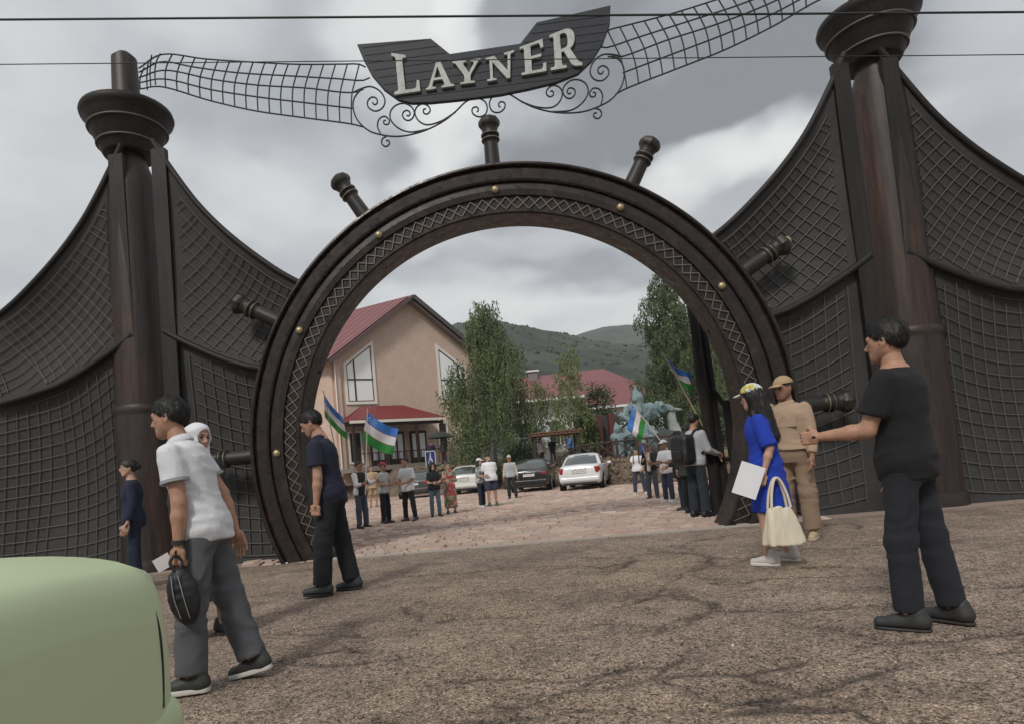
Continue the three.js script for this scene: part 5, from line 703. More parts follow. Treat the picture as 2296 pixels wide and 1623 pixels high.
  // clothes
  const wr = fine ? (x, y, z, a) => { const p = noise(x * 5 + 3, y * 17 + 2.5 * noise(x * 4, y * 4, z * 4), z * 5), q = noise(x * 13 + y * 9, y * 11 - x * 7, z * 13 + 5); return a * (1.5 * (Math.abs(p) - .32) + .7 * (Math.abs(q) - .3)); } : (x, y, z, a) => a * .8 * noise(x * 10, y * 18, z * 10);
  const T = o.top ?? {}, hem = T.hem ?? -.07, tt = tab.map(q => [q[0], q[1] + (q[0] < .1 ? .016 : 0) * (T.name === 'dress' ? 0 : 1) - (q[0] > .5 ? (T.e ?? .016) * .55 : 0), q[2] + (q[0] < .1 ? .012 : 0) - (q[0] > .5 ? (T.e ?? .016) * .5 : 0)]); if (hem < -.12) { tt[0] = [-.12, Math.max(.178, lerp(.17, T.flare ?? .24, .25)), .142]; tt.unshift([hem, T.flare ?? .24, (T.flare ?? .24) * .85]); }
  const e = T.e ?? .016, slv = T.sleeve ?? .55, sr = T.sr ?? 1;
  const sleeveCut = (x, y, z, A, d, c) => smax(d, (x - c[0]) * A[0] + (y - c[1]) * A[1] + (z - c[2]) * A[2], .008);
  const topF = (x, y, z) => {
    let d = torso(x, y, z, e + (T.loose ?? .006), hem, .525, tt);
    for (const s of [1, -1]) { const A = arm[s]; if (slv <= 0) continue; if (slv <= 1) { const c = ADD(A.sh, A.ud, .285 * slv); d = smin(d, sleeveCut(x, y, z, A.ud, cap(x, y, z, A.sh, A.el, .056 * am + e * .7, (.055 + e) * sr * am), c), .03); } else { const c = ADD(A.el, A.fd, .25 * (slv - 1)); d = smin(d, smin(cap(x, y, z, A.sh, A.el, .057 * am + e * .6, .050 + e * .6), sleeveCut(x, y, z, A.fd, cap(x, y, z, A.el, A.wr, .050 + e * .6, .038 + e * .4), c), .02), .03); } }
    return d + wr(x, y, z, T.wr ?? .007);
  };
  const ext = [1, -1].flatMap(s => [arm[s].sh, arm[s].el, ...(slv > 1 ? [arm[s].wr] : [])]);
  if (o.top) { const tm = T.m ?? (fine ? woven : cloth)(T.c ?? [.5, .5, .5]), [mn, mx] = bounds(hem < -.12 ? .32 : .22, [P, neck, ADD(P, S, hem), ...ext]); const tg = meshField(topF, mn, mx, res); const tg2 = fine ? metreUVs(tg, 4) : tg; if (T.paint) coloured(tg2, T.paint); const sh = mesh(T.name ?? 'shirt', sc(tg2), T.paint ? printCloth : tm, g);
    if (T.collar) { const rc = f === 'm' ? .071 : .062, cg = new THREE.TorusGeometry(rc, .013, 8, 28).rotateX(Math.PI / 2).scale(1, 2.0, 1), cp = cg.attributes.position; for (let i = 0; i < cp.count; i++) { const y = cp.getY(i), w = 1 - y * 5.5; cp.setXYZ(i, cp.getX(i) * w, y - .012 * clamp(cp.getZ(i) / .07), cp.getZ(i) * w); } cg.computeVertexNormals(); mesh('collar', sc(cg.rotateX(lean + .12).translate(...ADD(neck, [0, .012, .012]))), T.collarM ?? tm, sh); }
    if (T.cuff) for (const s of [1, -1]) { const A = arm[s], c = ADD(A.sh, A.ud, .285 * slv), rr = (.055 + e) * sr * am + .004; mesh('cuff', sc(bar(ADD(c, A.ud, -.012), ADD(c, A.ud, .006), rr, 20)), T.cuffM ?? tm, sh); }
    for (const b of T.buttons ?? []) mesh('pocket', sc(rbox(.11, .12, .014, .006).applyMatrix4(new THREE.Matrix4().makeTranslation(...ADD(ADD(ADD(P, S, .33), Xt, b * .085), Zt, .118 * fat + e + .006)))), T.pocketM ?? tm, sh); }
  const Bt = o.bottom; if (Bt) { const be = Bt.e ?? .014, len = Bt.len ?? .97;
    const botF = (x, y, z) => { let d = torso(x, y, z, be, -.11, Bt.waist ?? .07, tab); for (const s of [1, -1]) { const L = leg[s]; let q; if (len <= .5) { const td = NRM(ADD(L.knee, L.hip, -1)), c = ADD(L.hip, td, .43 * len * 2); q = sleeveCut(x, y, z, td, cap(x, y, z, L.hip, L.knee, .090 + be, .075 + be * 1.6), c); } else { const c = ADD(L.knee, L.sd, .42 * (len - .5) * 2); q = smin(cap(x, y, z, ADD(L.hip, [0, -.06, 0]), L.knee, .078 + be * .7, (Bt.knee ?? .064) + be), sleeveCut(x, y, z, L.sd, cap(x, y, z, L.knee, ADD(L.ank, L.sd, .04), (Bt.knee ?? .064) + be, (Bt.hemR ?? .056) + be), c), .03); } d = smin(d, q, .05); } return d + wr(x * .8, y * .8, z * .8, Bt.wr ?? .008); };
    mesh(len <= .5 ? 'shorts' : 'trousers', sc((fine ? q => metreUVs(q, 4) : q => q)(meshField(botF, ...bounds(.2, [P, ...[1, -1].flatMap(s => [leg[s].hip, leg[s].knee, ...(len > .5 ? [leg[s].ank] : [])])]), res))), Bt.m ?? (fine ? woven : cloth)(Bt.c), g); }
  if (o.belt) mesh('belt', sc(meshField((x, y, z) => smax(torso(x, y, z, .028, -.2, .3, tab), Math.abs((x - P[0]) * S[0] + (y - P[1]) * S[1] + (z - P[2]) * S[2] - .055) - .019, .006), ...bounds(.26, [P]), .012)), cloth(o.belt, .6), g);
  const Sh = o.shoe ?? { c: [.03, .03, .03] }; for (const s of [1, -1]) { const L = leg[s], kind = Sh.kind ?? 'dress', m = new THREE.Matrix4().compose(V(...L.ank), new THREE.Quaternion().setFromEuler(new THREE.Euler(L.pitch, L.yaw, 0, 'YXZ')), V(s * (Sh.s ?? 1), Sh.s ?? 1, Sh.s ?? 1)).multiply(new THREE.Matrix4().makeTranslation(0, -.075, 0)); const fl = q => { if (s < 0) { const ix = q.index; for (let i = 0; i < ix.count; i += 3) { const t = ix.getX(i); ix.setX(i, ix.getX(i + 1)); ix.setX(i + 1, t); } } return q; }; const u = mesh('shoe', sc(fl(getShoe(kind, 'upper', fine ? .006 : .012).clone().applyMatrix4(m))), cloth(Sh.c, .6), g); mesh('sole', sc(fl(getShoe(kind, 'sole', fine ? .005 : .009).clone().applyMatrix4(m))), cloth(Sh.sole ?? Sh.c, .7), u); }
  // world places of the hands for held things
  g.updateMatrixWorld(true); const hw = {}; for (const s of [1, -1]) hw[s] = V(...ADD(arm[s].wr, arm[s].fd, .08)).multiplyScalar(k).applyMatrix4(g.matrixWorld);
  return { g, L: hw[1], R: hw[-1], arm, k, P, S, Zt, neck };
}

const SK = { a: [.40, .22, .145], b: [.33, .175, .115], c: [.46, .28, .20], d: [.27, .14, .09] };
// man in white polo shirt walking across
const man1 = person({ label: 'man in white polo shirt and grey trousers walking with a black pouch', h: 1.70, at: [-1.62, -3.78], face: -90, res: .012, lean: 13, headPitch: 6, fat: .96, arms: 1.0, skin: SK.a, hair: 'short',
  armL: { f: -10, o: 5, e: 14, i: 3, hand: 'grip' }, armR: { f: -27, o: 7, e: 12, hand: 'relaxed' }, legL: { f: 9, k: 6, o: 2, p: 0, y: 4 }, legR: { f: -9, k: 8, o: 2, p: 12, y: 6 },
  top: { c: [.72, .72, .74], hem: -.10, sleeve: .58, sr: 1.08, e: .016, collar: true, cuff: true, cuffM: cloth([.30, .31, .33]), wr: .010 }, bottom: { c: [.105, .11, .118], knee: .072, hemR: .068, wr: .012, e: .016, len: .965 }, shoe: { c: [.035, .036, .034], sole: [.55, .53, .48], kind: 'sneaker', s: 1.02 } });
{ const A = man1.arm[1], p = ADD(A.wr, A.fd, -.025); mesh('wrist_band', bar(ADD(p, A.fd, -.012), ADD(p, A.fd, .014), .036, 20).scale(man1.k, man1.k, man1.k), blackTrim, man1.g); }
const blackBag = mat([.012, .012, .013], .55);
{ const h = man1.L, o = thing('wrist_pouch', "black zipped wrist pouch hanging from the walking man's hand", 'pouch', [h.x + .03, h.y - .19, h.z + .02], .2);
  mesh('pouch_body', meshField((x, y, z) => smax(ell(x, y, z, [0, 0, 0], [.082, .155, .055]), Math.abs(z) - .05, .02) + .003 * noise(x * 40, y * 40, z * 40), [-.11, -.19, -.08], [.11, .19, .08], .008).rotateZ(.16), blackBag, o);
  for (const s of [-1, 1]) mesh('zip', tube([[-.03 + s * .018, .12, .05], [-.012 + s * .024, .0, .056], [.012 + s * .022, -.11, .046]], .003, 16, 5), chrome, o); mesh('strap', tube([[-.03, .14, .02], [-.055, .19, .015], [-.03, .225, .0], [.0, .19, -.01], [-.01, .15, 0]], .009, 24, 6), blackBag, o);
  tag(mesh('paper_card', box(.09, .075, .002, h.x - .075, h.y + .0, h.z + .01, 0, .2, .45), mat([.62, .58, .57], .8), scene), "small pale card held in the walking man's fingers", 'card'); }
// man in navy
person({ label: 'man in navy polo shirt and black trousers looking down as he walks', h: 1.87, at: [-1.53, -6.58], face: -93, res: .013, lean: 8, headPitch: 24, fat: .98, arms: 1.0, skin: SK.a, hair: 'short',
  armL: { f: -3, o: 6, e: 10, hand: 'fist' }, armR: { f: 4, o: 4, e: 16, hand: 'fist' }, legL: { f: 10, k: 5, o: 2, p: -3 }, legR: { f: -5, k: 5, o: 2, p: 4 },
  top: { c: [.014, .017, .036], hem: -.10, sleeve: .66, sr: 1.14, e: .018, collar: true, wr: .008 }, bottom: { c: [.010, .011, .015], knee: .072, hemR: .066, wr: .008, e: .016 }, shoe: { c: [.028, .032, .034], sole: [.02, .02, .02] } });
// woman in blue
const woman = person({ label: 'woman in royal blue tunic dress and white yellow cap carrying a tote', h: 1.68, sex: 'f', at: [2.66, -6.05], face: -116, res: .013, lean: 2, headPitch: 6, headYaw: -22, skin: SK.c, hair: 'long', cap: [.6, .6, .58], capBack: false, fat: .92, 
  armL: { f: -16, o: 10, e: 34, i: 4, hand: 'grip' }, armR: { f: 4, o: 6, e: 25, i: 6, hand: 'relaxed' }, legL: { f: 8, k: 8, o: 2, y: -20 }, legR: { f: -6, k: 3, o: 2, y: 16 },
  top: { c: [.012, .045, .40], name: 'dress', hem: -.42, flare: .19, sleeve: .95, sr: 1.25, e: .02, wr: .009, loose: .02 }, shoe: { c: [.50, .46, .43], sole: [.60, .56, .52], kind: 'sneaker' } });
{ // cap with yellow panels
  const c = woman.g.children.find(m => m.name === 'cap'); c.geometry = coloured(c.geometry.clone(), (x, y, z) => noise(x * 26, y * 26 + 3, z * 26) > .05 ? [.56, .50, .10] : [.62, .63, .62]); c.material = printCloth; }
{ const h = woman.L, o = thing('tote_bag', "cream cloth tote bag hanging from the woman's hand", 'bag', [h.x + .10, h.y - .57, h.z + .05], .15), cream = new THREE.MeshPhysicalMaterial({ color: lin(.66, .59, .46), roughness: .95 });
  const f = (x, y, z) => { const t = clamp(y / .36), w = lerp(.185, .10, Math.pow(t, 1.2)), dp = lerp(.085, .035, t), X = x - .03 * (1 - t), d = Math.hypot(Math.max(Math.abs(X) - w + .035, 0), Math.max(Math.abs(z) - dp + .035, 0)) - .035; return smax(smax(d, Math.abs(y - .18) - .18 + .03 * (Math.abs(X) / w) * (y > .2 ? 1 : 0), .02) + .012 * noise(x * 14 + y * 5, y * 4, z * 14) + .005 * noise(x * 40, y * 9, z * 40), -(Math.hypot(Math.max(Math.abs(X) - w + .04, 0), Math.max(Math.abs(z) - dp + .04, 0)) - .028 + (y < .3 ? 1 : 0)), .01); };
  mesh('bag_body', meshField(f, [-.26, -.04, -.14], [.26, .42, .14], .008), cream, o);
  for (const s of [-1, 1]) { const P = []; for (let i = 0; i <= 12; i++) { const t = i / 12; P.push([lerp(-.085, .10, t), .33 + .27 * Math.sin(Math.PI * t) ** .7, s * .03 * (1 - Math.sin(Math.PI * t) * .7)]); } const g = tube(P, .012, 40, 6); mesh('strap', g, cream, o); }
  const pg = new THREE.PlaneGeometry(.21, .297, 8, 8), pp = pg.attributes.position; for (let i = 0; i < pp.count; i++) pp.setZ(i, .02 * Math.sin(pp.getX(i) * 9) + .015 * pp.getY(i)); pg.computeVertexNormals();
  const sheet = tag(mesh('paper_sheet', pg.rotateZ(-.42).translate(h.x - .14, h.y + .03, h.z + .06), mat([.74, .74, .76], .8, { side: THREE.DoubleSide }), scene), 'white paper sheets held by the woman in blue', 'paper'); }
// guard in khaki
person({ label: 'man in khaki uniform and cap standing behind the woman in blue', h: 1.86, belt: [.05, .035, .025], at: [3.60, -7.45], face: -48, res: .014, lean: 1, headYaw: -22, headPitch: 8, fat: 1.06, skin: SK.d, hair: 'crop', cap: [.38, .27, .16], armL: { f: 4, o: 8, e: 16 }, armR: { f: 6, o: 10, e: 30 },
  top: { c: [.40, .285, .20], hem: .03, sleeve: 1.85, collar: true, buttons: [-1, 1], e: .022, wr: .009 }, bottom: { c: [.27, .185, .125], waist: .09, knee: .072, hemR: .066, e: .02 }, shoe: { c: [.42, .33, .2], sole: [.4, .33, .22], kind: 'sneaker' } });
// man in black, arm held forward
person({ label: 'man in black t-shirt holding his forearm out beside the woman in blue', h: 1.76, at: [2.44, -3.72], face: -142, res: .013, skin: SK.a, hair: 'short', fat: 1.0, arms: 1.02, armL: { f: 20, o: 8, e: 68, i: 2, hand: 'grip' }, armR: { f: 5, o: 8, e: 20, hand: 'relaxed' }, legL: { f: 5, k: 5 }, legR: { f: -5, k: 3 },
  top: { c: [.010, .010, .011], hem: -.10, sleeve: .7, sr: 1.15 }, bottom: { c: [.016, .018, .024] }, shoe: { c: [.03, .03, .03] } });
// people behind the man in white
person({ label: 'woman in white headscarf partly hidden behind the man in white', h: 1.68, sex: 'f', at: [-2.22, -5.1], face: 48, res: .015, skin: SK.c, hair: 'hijab', scarf: [.66, .66, .68], headPitch: 10, headYaw: 14, top: { c: [.03, .03, .035], name: 'dress', hem: -.62, flare: .24, sleeve: 1.9, loose: .015 }, shoe: { c: [.03, .03, .03] } });
person({ label: 'person in dark navy clothes standing by the mast base', h: 1.66, sex: 'f', at: [-4.5, -8.35], face: -60, res: .018, skin: SK.c, hair: 'bun', top: { c: [.012, .016, .04], hem: -.12, sleeve: 1.8 }, bottom: { c: [.012, .016, .035] }, shoe: { c: [.02, .02, .02] } });
// students by the court
const court = 'people lined up on the stone court', cr = .024;
const P1 = person({ label: 'boy in black vest over white sleeves and jeans holding a flag', h: 1.58, at: [-2.84, -15.2], face: 55, res: cr, skin: SK.b, hair: 'short', group: court, armL: { f: 30, o: 6, e: 70, hand: 'grip' }, armR: { f: 20, o: 8, e: 75, hand: 'grip' }, top: { paint: (x, y, z) => Math.abs(x) > .155 ? [.72, .72, .73] : [.02, .02, .022], sleeve: 1.9 }, bottom: { c: [.055, .075, .105] }, shoe: { c: [.02, .02, .02] } });
person({ label: 'boy in grey t-shirt and red cap standing by the flag bearer', h: 1.53, at: [-2.42, -16.1], face: 62, res: cr, skin: SK.b, hair: 'crop', cap: [.34, .05, .06], group: court, armL: { f: 10, o: 8, e: 80, i: 25 }, armR: { f: 10, o: 8, e: 75, i: 30 }, top: { paint: (x, y, z) => { const n = .44 + .14 * noise(x * 16, y * 16, z * 16); return [n, n, n * .97]; }, sleeve: .7, loose: .015 }, bottom: { c: [.014, .014, .02] }, shoe: { c: [.03, .03, .03] } });
person({ label: 'boy in white t-shirt and black trousers with hands joined', h: 1.60, at: [-1.84, -16.2], face: -35, res: cr, skin: SK.a, hair: 'short', group: court, headYaw: -20, armL: { f: 6, o: 10, e: 70, i: 45 }, armR: { f: 6, o: 10, e: 70, i: 45 }, legL: { f: 2, o: 10 }, legR: { f: 2, o: 4 }, top: { c: [.76, .76, .77], hem: -.12, sleeve: .85, sr: 1.2, loose: .02 }, bottom: { c: [.008, .008, .010], knee: .058, hemR: .05 }, shoe: { c: [.05, .03, .03] } });
person({ label: 'girl with big curly dark hair in black t-shirt and jeans', h: 1.42, sex: 'f', at: [-1.24, -17.0], face: 18, res: cr, skin: SK.c, hair: 'curly', hairMat: hairM, group: court, armL: { f: 10, o: 8, e: 75, i: 40 }, armR: { f: 10, o: 8, e: 75, i: 40 }, top: { c: [.016, .015, .016], sleeve: .75, loose: .02 }, bottom: { c: [.10, .15, .20], knee: .056, hemR: .05 }, shoe: { c: [.02, .02, .02] } });
person({ label: 'woman in long red and green floral dress on the court', h: 1.42, sex: 'f', at: [-.86, -17.6], face: 10, res: cr, skin: SK.c, hair: 'bun', hairMat: brownHair, group: court, armL: { f: 12, o: 10, e: 85, i: 30 }, armR: { f: 8, o: 10, e: 80, i: 30 }, top: { name: 'dress', hem: -.72, flare: .19, sleeve: 1.1, loose: .015, paint: (x, y, z) => { const n = noise(x * 13, y * 9, z * 13), m = noise(x * 15 + 7, y * 11, z * 15); return n > .22 ? [.42, .06, .08] : m > .2 ? [.12, .20, .11] : n < -.25 ? [.20, .12, .09] : [.46, .36, .25]; } }, shoe: { c: [.03, .02, .02] } });
person({ label: 'young woman in patterned blouse facing the man in shorts', h: 1.47, sex: 'f', at: [-.02, -19.3], face: 62, res: cr, skin: SK.c, hair: 'long', hairMat: brownHair, cap: [.66, .66, .66], group: court, armL: { f: 20, o: 8, e: 70 }, armR: { f: 15, o: 8, e: 75 }, top: { sleeve: .9, loose: .015, paint: (x, y, z) => noise(x * 26, y * 26, z * 26) > 0 ? [.42, .44, .42] : [.14, .14, .14] }, bottom: { c: [.018, .022, .04], knee: .056, hemR: .05 }, shoe: { c: [.5, .5, .5], kind: 'sneaker' } });
person({ label: 'man in white t-shirt and navy shorts seen from behind', h: 1.60, at: [.30, -19.2], face: 200, res: cr, skin: SK.a, hair: 'short', group: court, lean: 8, headPitch: 45, fat: 1.05, armL: { f: 20, o: 10, e: 40, i: 20 }, armR: { f: 20, o: 10, e: 40 }, top: { c: [.78, .78, .80], hem: -.10, sleeve: .8, sr: 1.2, loose: .022 }, bottom: { c: [.035, .045, .09], len: .42, e: .022 }, shoe: { c: [.05, .07, .05], sole: [.6, .6, .6], kind: 'sneaker' } });
person({ label: 'man in grey shirt and cap standing by the black sedan', h: 1.56, at: [1.08, -23.2], face: -8, res: cr, skin: SK.b, hair: 'crop', cap: [.5, .46, .44], group: court, armL: { f: -4, o: 12, e: 20 }, armR: { f: -4, o: 12, e: 20 }, legL: { f: 8, o: 6 }, legR: { f: -2, o: 3 }, top: { sleeve: 1.9, paint: (x, y, z) => Math.abs(x) < .09 && z > 0 ? [.36, .39, .42] : [.46, .46, .44] }, bottom: { c: [.02, .02, .022] }, shoe: { c: [.02, .02, .02] } });
person({ label: 'person in tan clothes at the far edge of the court', h: 1.72, at: [-4.35, -26], face: 20, res: cr, skin: SK.a, hair: 'crop', group: court, top: { c: [.42, .30, .18], sleeve: .9, hem: -.14 }, bottom: { c: [.38, .27, .17], len: .48 }, shoe: { c: [.2, .15, .1] } });
const Q1 = person({ label: 'boy partly hidden behind the man in navy holding up a flag', h: 1.6, at: [-3.3, -14.6], face: 60, res: cr, skin: SK.b, hair: 'short', group: court, armR: { f: 40, o: 6, e: 75, hand: 'grip' }, top: { c: [.3, .32, .36], sleeve: .8 }, bottom: { c: [.03, .03, .04] }, shoe: { c: [.02, .02, .02] } });
person({ label: 'girl in white t-shirt with backpack straps and ripped jeans', h: 1.36, sex: 'f', at: [4.56, -18.8], face: -20, res: cr, skin: SK.c, hair: 'bun', group: court, headYaw: -15, armL: { f: 6, o: 12, e: 40, i: 20 }, armR: { f: 30, o: 14, e: 110, i: 10 }, legL: { f: 2, o: 10 }, legR: { f: 2, o: 6 }, top: { sleeve: .8, loose: .02, paint: (x, y, z) => Math.abs(Math.abs(x) - .10) < .022 && y > 1.15 ? [.03, .03, .035] : [.72, .72, .74] }, bottom: { c: [.04, .05, .085] }, shoe: { c: [.62, .62, .62], kind: 'sneaker' } });
const R2 = person({ label: 'boy in black vest and grey cap holding a pole', h: 1.42, at: [4.34, -16.5], face: -35, res: cr, skin: SK.b, hair: 'crop', cap: [.16, .16, .16], group: court, armL: { f: 20, o: 6, e: 80, i: 30, hand: 'grip' }, armR: { f: 20, o: 6, e: 90, i: 30, hand: 'grip' }, top: { sleeve: 1.8, paint: (x, y, z) => Math.abs(x + .01) < .06 && z > 0 ? [.6, .5, .46] : [.014, .014, .016] }, bottom: { c: [.045, .05, .06] }, shoe: { c: [.04, .03, .03] } });
person({ label: 'boy in white t-shirt and white cap with navy trousers', h: 1.42, at: [4.22, -14.7], face: -62, res: cr, skin: SK.d, hair: 'crop', cap: [.7, .7, .7], group: court, armL: { f: 10, o: 8, e: 85, i: 20 }, armR: { f: 10, o: 8, e: 80 }, top: { c: [.70, .70, .72], sleeve: .8, hem: -.12, sr: 1.2, loose: .02 }, bottom: { c: [.032, .042, .07] }, shoe: { c: [.64, .64, .62], kind: 'sneaker' } });
person({ label: 'person in black hooded jacket beside the backpack wearer', h: 1.50, sex: 'f', at: [3.80, -12.3], face: -110, res: cr, skin: SK.b, hair: 'curly', group: court, armL: { f: 6, o: 8, e: 60 }, top: { c: [.008, .009, .010], hem: -.2, flare: .19, sleeve: 1.9, loose: .03 }, bottom: { c: [.010, .018, .03] }, shoe: { c: [.02, .02, .02] } });
const R5 = person({ label: 'young man in pale grey shirt wearing a large black backpack', h: 1.74, at: [3.60, -10.85], face: 118, res: .018, skin: SK.a, hair: 'short', group: court, headYaw: 6, headPitch: 6, lean: 4, armL: { f: 22, o: 6, e: 50, hand: 'grip' }, armR: { f: 14, o: 8, e: 55, i: 10, hand: 'grip' }, top: { c: [.40, .41, .43], sleeve: 1.9, loose: .012 }, bottom: { c: [.020, .026, .034], knee: .07, hemR: .068 }, shoe: { c: [.015, .015, .017] } });
{ const o = thing('backpack', 'large black backpack on the young man in the pale grey shirt', 'backpack', [3.60, 0, -10.85], 118 * R); mesh('pack', meshField((x, y, z) => Math.hypot(Math.max(Math.abs(x) - .10, 0), Math.max(Math.abs(y - 1.14) - .17, 0), Math.max(Math.abs(z + .245) - .05, 0)) - .085 + .01 * noise(x * 14, y * 14, z * 14), [-.25, .8, -.45], [.25, 1.5, -.05], .02), blackBag, o); for (const s of [-1, 1]) mesh('strap', tube([[s * .10, 1.36, -.14], [s * .11, 1.46, -.02], [s * .115, 1.40, .13], [s * .14, 1.2, .15], [s * .19, 1.05, -.02]], .018, 24, 6), blackBag, o); mesh('front_pocket', rbox(.22, .16, .06, .025, 0, 1.06, -.39), blackBag, o); }
tag(mesh('rolled_papers', new THREE.CylinderGeometry(.06, .075, .17, 12).rotateZ(.5).translate(R5.L.x + .03, R5.L.y + .02, R5.L.z + .02), mat([.62, .63, .66], .7), scene), 'pale crumpled paper held by the backpack wearer', 'paper');
person({ label: 'person in dark coat between the backpack wearer and the timber posts', h: 1.60, at: [3.78, -11.7], face: 160, res: cr, skin: SK.b, hair: 'short', group: court, top: { c: [.03, .03, .032], hem: -.2, flare: .2, sleeve: 1.9, loose: .02 }, bottom: { c: [.012, .012, .014] }, shoe: { c: [.02, .02, .02] } });
// people on the terrace
const terr = 'people on the terrace', tr = .034;
const onT = (x, z, o) => person({ at: [x, z, terraceY(x, z)], res: tr, group: terr, shoe: { c: [.03, .03, .03] }, ...o });
onT(-2.95, -41.3, { label: 'person in dark purple shirt above the blue board', h: 1.6, face: 20, hair: 'short', skin: SK.b, top: { c: [.035, .022, .06], sleeve: 1.8 }, bottom: { c: [.02, .02, .03] } });
onT(-2.2, -41.3, { label: 'person in dark olive jacket under the black parasol', h: 1.6, face: 10, hair: 'crop', skin: SK.b, top: { c: [.04, .036, .028], sleeve: 1.8 }, bottom: { c: [.07, .035, .035] } });
onT(-1.0, -41.0, { label: 'man in grey shirt and dark shorts on the terrace', h: 1.55, face: 40, hair: 'short', skin: SK.a, armL: { f: 30, o: 8, e: 60 }, armR: { f: 30, o: 8, e: 60 }, top: { c: [.36, .37, .37], sleeve: .8 }, bottom: { c: [.02, .02, .02], len: .42 } });
onT(-.3, -40.9, { label: 'woman in yellow tan top on the terrace behind the blue board', h: 1.62, sex: 'f', face: 160, hair: 'long', hairMat: brownHair, skin: SK.c, top: { c: [.46, .36, .16], sleeve: .9 }, bottom: { c: [.03, .03, .06] } });
onT(4.75, -33.0, { label: 'man in blue shirt leaning at the log railing', h: 1.66, face: -60, lean: 12, hair: 'short', skin: SK.b, armL: { f: 30, o: 6, e: 40 }, top: { c: [.09, .17, .36], sleeve: 1.6 }, bottom: { c: [.02, .02, .025] } });
onT(3.85, -33.6, { label: 'person in black top under the small canopy', h: 1.5, face: 20, hair: 'short', skin: SK.a, top: { c: [.014, .013, .013], sleeve: .8 }, bottom: { c: [.03, .03, .035] } });
onT(3.25, -33.5, { label: 'person in pale top beside the canopy post', h: 1.5, sex: 'f', face: 30, hair: 'long', skin: SK.c, top: { c: [.5, .42, .40], sleeve: .8 }, bottom: { c: [.03, .03, .05] } });
onT(7.75, -30.4, { label: 'person in grey top and blue trousers near the small green figure', h: 1.45, face: 150, hair: 'short', skin: SK.b, top: { c: [.26, .25, .28], sleeve: .9 }, bottom: { c: [.06, .09, .30] } });
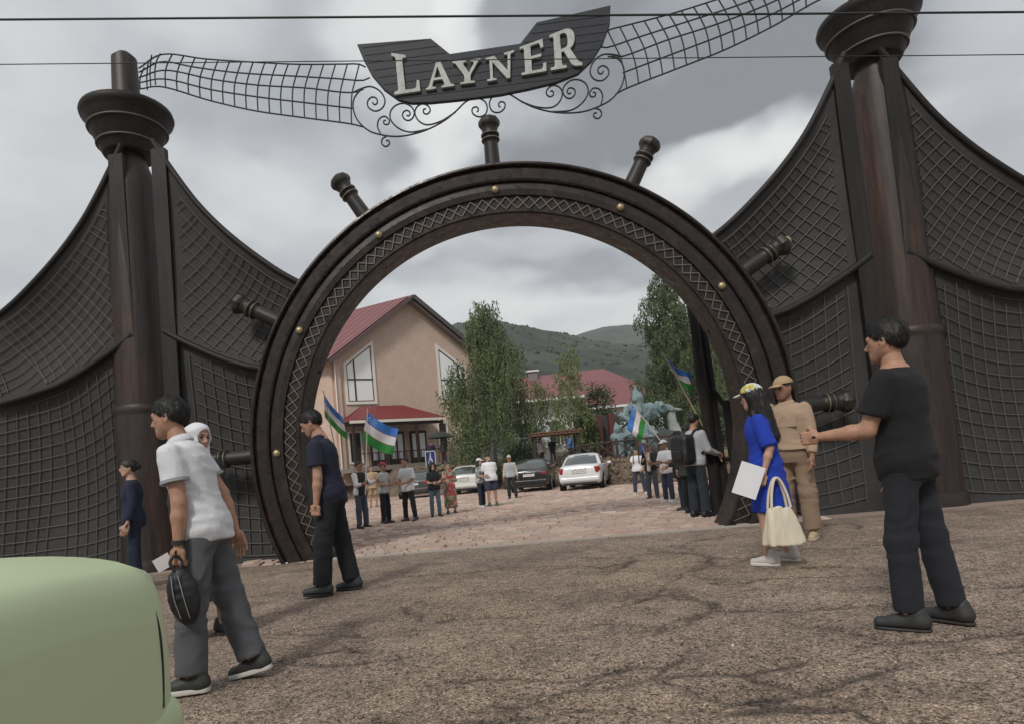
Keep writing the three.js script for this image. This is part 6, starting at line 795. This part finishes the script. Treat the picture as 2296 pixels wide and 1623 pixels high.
// ------------------------------------------------------------ flags
const poleM = mat([.36, .26, .16], .7), whitePole = mat([.55, .52, .46], .6), flagM = c => new THREE.MeshPhysicalMaterial({ color: lin(...c), roughness: .8, side: THREE.DoubleSide, transmission: 0, sheen: .2 }), FB = flagM([.055, .20, .56]), FW = flagM([.74, .72, .72]), FG = flagM([.035, .26, .05]), FR = flagM([.5, .03, .04]);
function flag(label, tip, base, h0, h1, f0, f1, seed, pm = poleM, wav = .06) { // hoist corners h0,h1, fly corners f0,f1
  const o = thing('striped_flag', label, 'flag', tip, 0, 'blue white green flags held up by the crowd'), rel = p => p.map((v, i) => v - tip[i]), A = rel(h0), Bq = rel(h1), C = rel(f0), D = rel(f1), nrm = V(...ADD(C, A, -1)).cross(V(...ADD(Bq, A, -1))).normalize();
  mesh('flag_pole', bar(rel(base), ADD([0, 0, 0], NRM(rel(base)), -.04), .014, 8, .011), pm, o);
  const pt = (u, v, off = 0) => { const p = [0, 1, 2].map(i => lerp(lerp(A[i], Bq[i], v), lerp(C[i], D[i], v), u)), w = wav * Math.sin(u * 8 + v * 2.5 + seed) * Math.pow(u, .6) + wav * .5 * Math.sin(u * 15 - v * 4 + seed * 2) * u, sag = -.05 * Math.sin(Math.PI * u) * (1 + .5 * Math.sin(seed)); return [p[0] + nrm.x * (w + off), p[1] + nrm.y * (w + off) + sag, p[2] + nrm.z * (w + off)]; };
  const strip = (v0, v1, m, name, u0 = 0, u1 = 1, off = 0) => { const P = [], I = [], nu = 30, nv = Math.max(1, Math.round((v1 - v0) * 14)); for (let j = 0; j <= nv; j++) for (let i = 0; i <= nu; i++) { P.push(...pt(lerp(u0, u1, i / nu), lerp(v0, v1, j / nv), off)); if (i < nu && j < nv) { const a = j * (nu + 1) + i; I.push(a, a + 1, a + nu + 1, a + 1, a + nu + 2, a + nu + 1); } } const g = new THREE.BufferGeometry(); g.setAttribute('position', new THREE.Float32BufferAttribute(P, 3)); g.setIndex(I); g.computeVertexNormals(); return mesh(name, g, m, o); };
  const bl = strip(0, .325, FB, 'blue_stripe'); strip(.325, .34, FR, 'red_line'); strip(.34, .66, FW, 'white_stripe'); strip(.66, .675, FR, 'red_line'); strip(.675, 1, FG, 'green_stripe');
  for (const sd of [.004, -.004]) { const P = [], I = []; const n = 16; for (let i = 0; i <= n; i++) { const a = lerp(.6, 5.68, i / n); P.push(...pt(.10 + .032 * Math.cos(a), .165 + .075 * Math.sin(a), sd), ...pt(.112 + .026 * Math.cos(a), .165 + .06 * Math.sin(a), sd)); if (i < n) I.push(i * 2, i * 2 + 1, i * 2 + 2, i * 2 + 1, i * 2 + 3, i * 2 + 2); } const g = new THREE.BufferGeometry(); g.setAttribute('position', new THREE.Float32BufferAttribute(P, 3)); g.setIndex(I); g.computeVertexNormals(); mesh('crescent', g, FW, bl);
    for (let r = 0; r < 3; r++) for (let k = 0; k < 3 + r; k++) { const u = .30 - k * .034, v = .07 + r * .085, q = [[0, -.022], [.005, -.006], [.012, 0], [.005, .006], [0, .022], [-.005, .006], [-.012, 0], [-.005, -.006]], G = []; for (let i = 0; i < 8; i++) G.push(...pt(u, v, sd), ...pt(u + q[i][0], v + q[i][1], sd), ...pt(u + q[(i + 1) % 8][0], v + q[(i + 1) % 8][1], sd)); const g2 = new THREE.BufferGeometry(); g2.setAttribute('position', new THREE.Float32BufferAttribute(G, 3)); g2.computeVertexNormals(); mesh('star', g2, FW, bl); } }
}
flag('large blue white green flag held by the boy in the black vest and jeans', [-2.52, 2.75, -15.2], [P1.R.x, P1.R.y - .25, P1.R.z], [-2.525, 2.72, -15.2], [-2.70, 2.08, -15.2], [-1.83, 2.26, -15.25], [-2.02, 1.66, -15.3], 1.3, whitePole);
flag('blue white green flag drooping behind the head of the man in navy', [-3.45, 3.24, -14.9], [Q1.R.x, Q1.R.y - .25, Q1.R.z], [-3.45, 3.2, -14.9], [-3.47, 2.66, -14.9], [-3.05, 2.62, -14.9], [-2.98, 2.08, -14.95], 2.6, poleM, .05);
flag('blue white green flag hanging from a slanting pole before the statue', [3.9, 2.43, -16.0], [4.66, 1.12, -15.8], [3.91, 2.41, -16.0], [4.20, 1.94, -16.0], [3.70, 1.80, -15.95], [4.03, 1.45, -16.0], .4, whitePole, .05);
flag('blue white green flag high on a pole against the dense tree', [3.39, 2.81, -11.2], [R5.R.x, R5.R.y - .1, R5.R.z], [3.395, 2.79, -11.2], [3.54, 2.34, -11.18], [3.80, 2.44, -11.25], [3.88, 2.06, -11.2], 4.1, poleM, .07);
tag(mesh('wooden_pole', bar([4.01, 1.86, -16.2], [R2.L.x, R2.L.y - .12, R2.L.z], .014, 8), poleM, scene), 'plain wooden pole held by the boy in the black vest', 'pole');
{ const o = thing('camera_tripod', 'dark tripod with pale legs behind the backpack wearer', 'tripod', [3.86, 0, -11.25]); for (let k = 0; k < 3; k++) { const a = k * 2.1 + .5; mesh('leg', bar([0, 1.05, 0], [.34 * Math.cos(a), 0, .34 * Math.sin(a)], .014, 8, .018), k === 1 ? whitePole : log, o); } mesh('centre_column', bar([0, .95, 0], [0, 1.25, 0], .016, 8), log, o); mesh('head', rbox(.09, .08, .09, .02, 0, 1.28, 0), log, o); }
renderer.render(scene, camera);
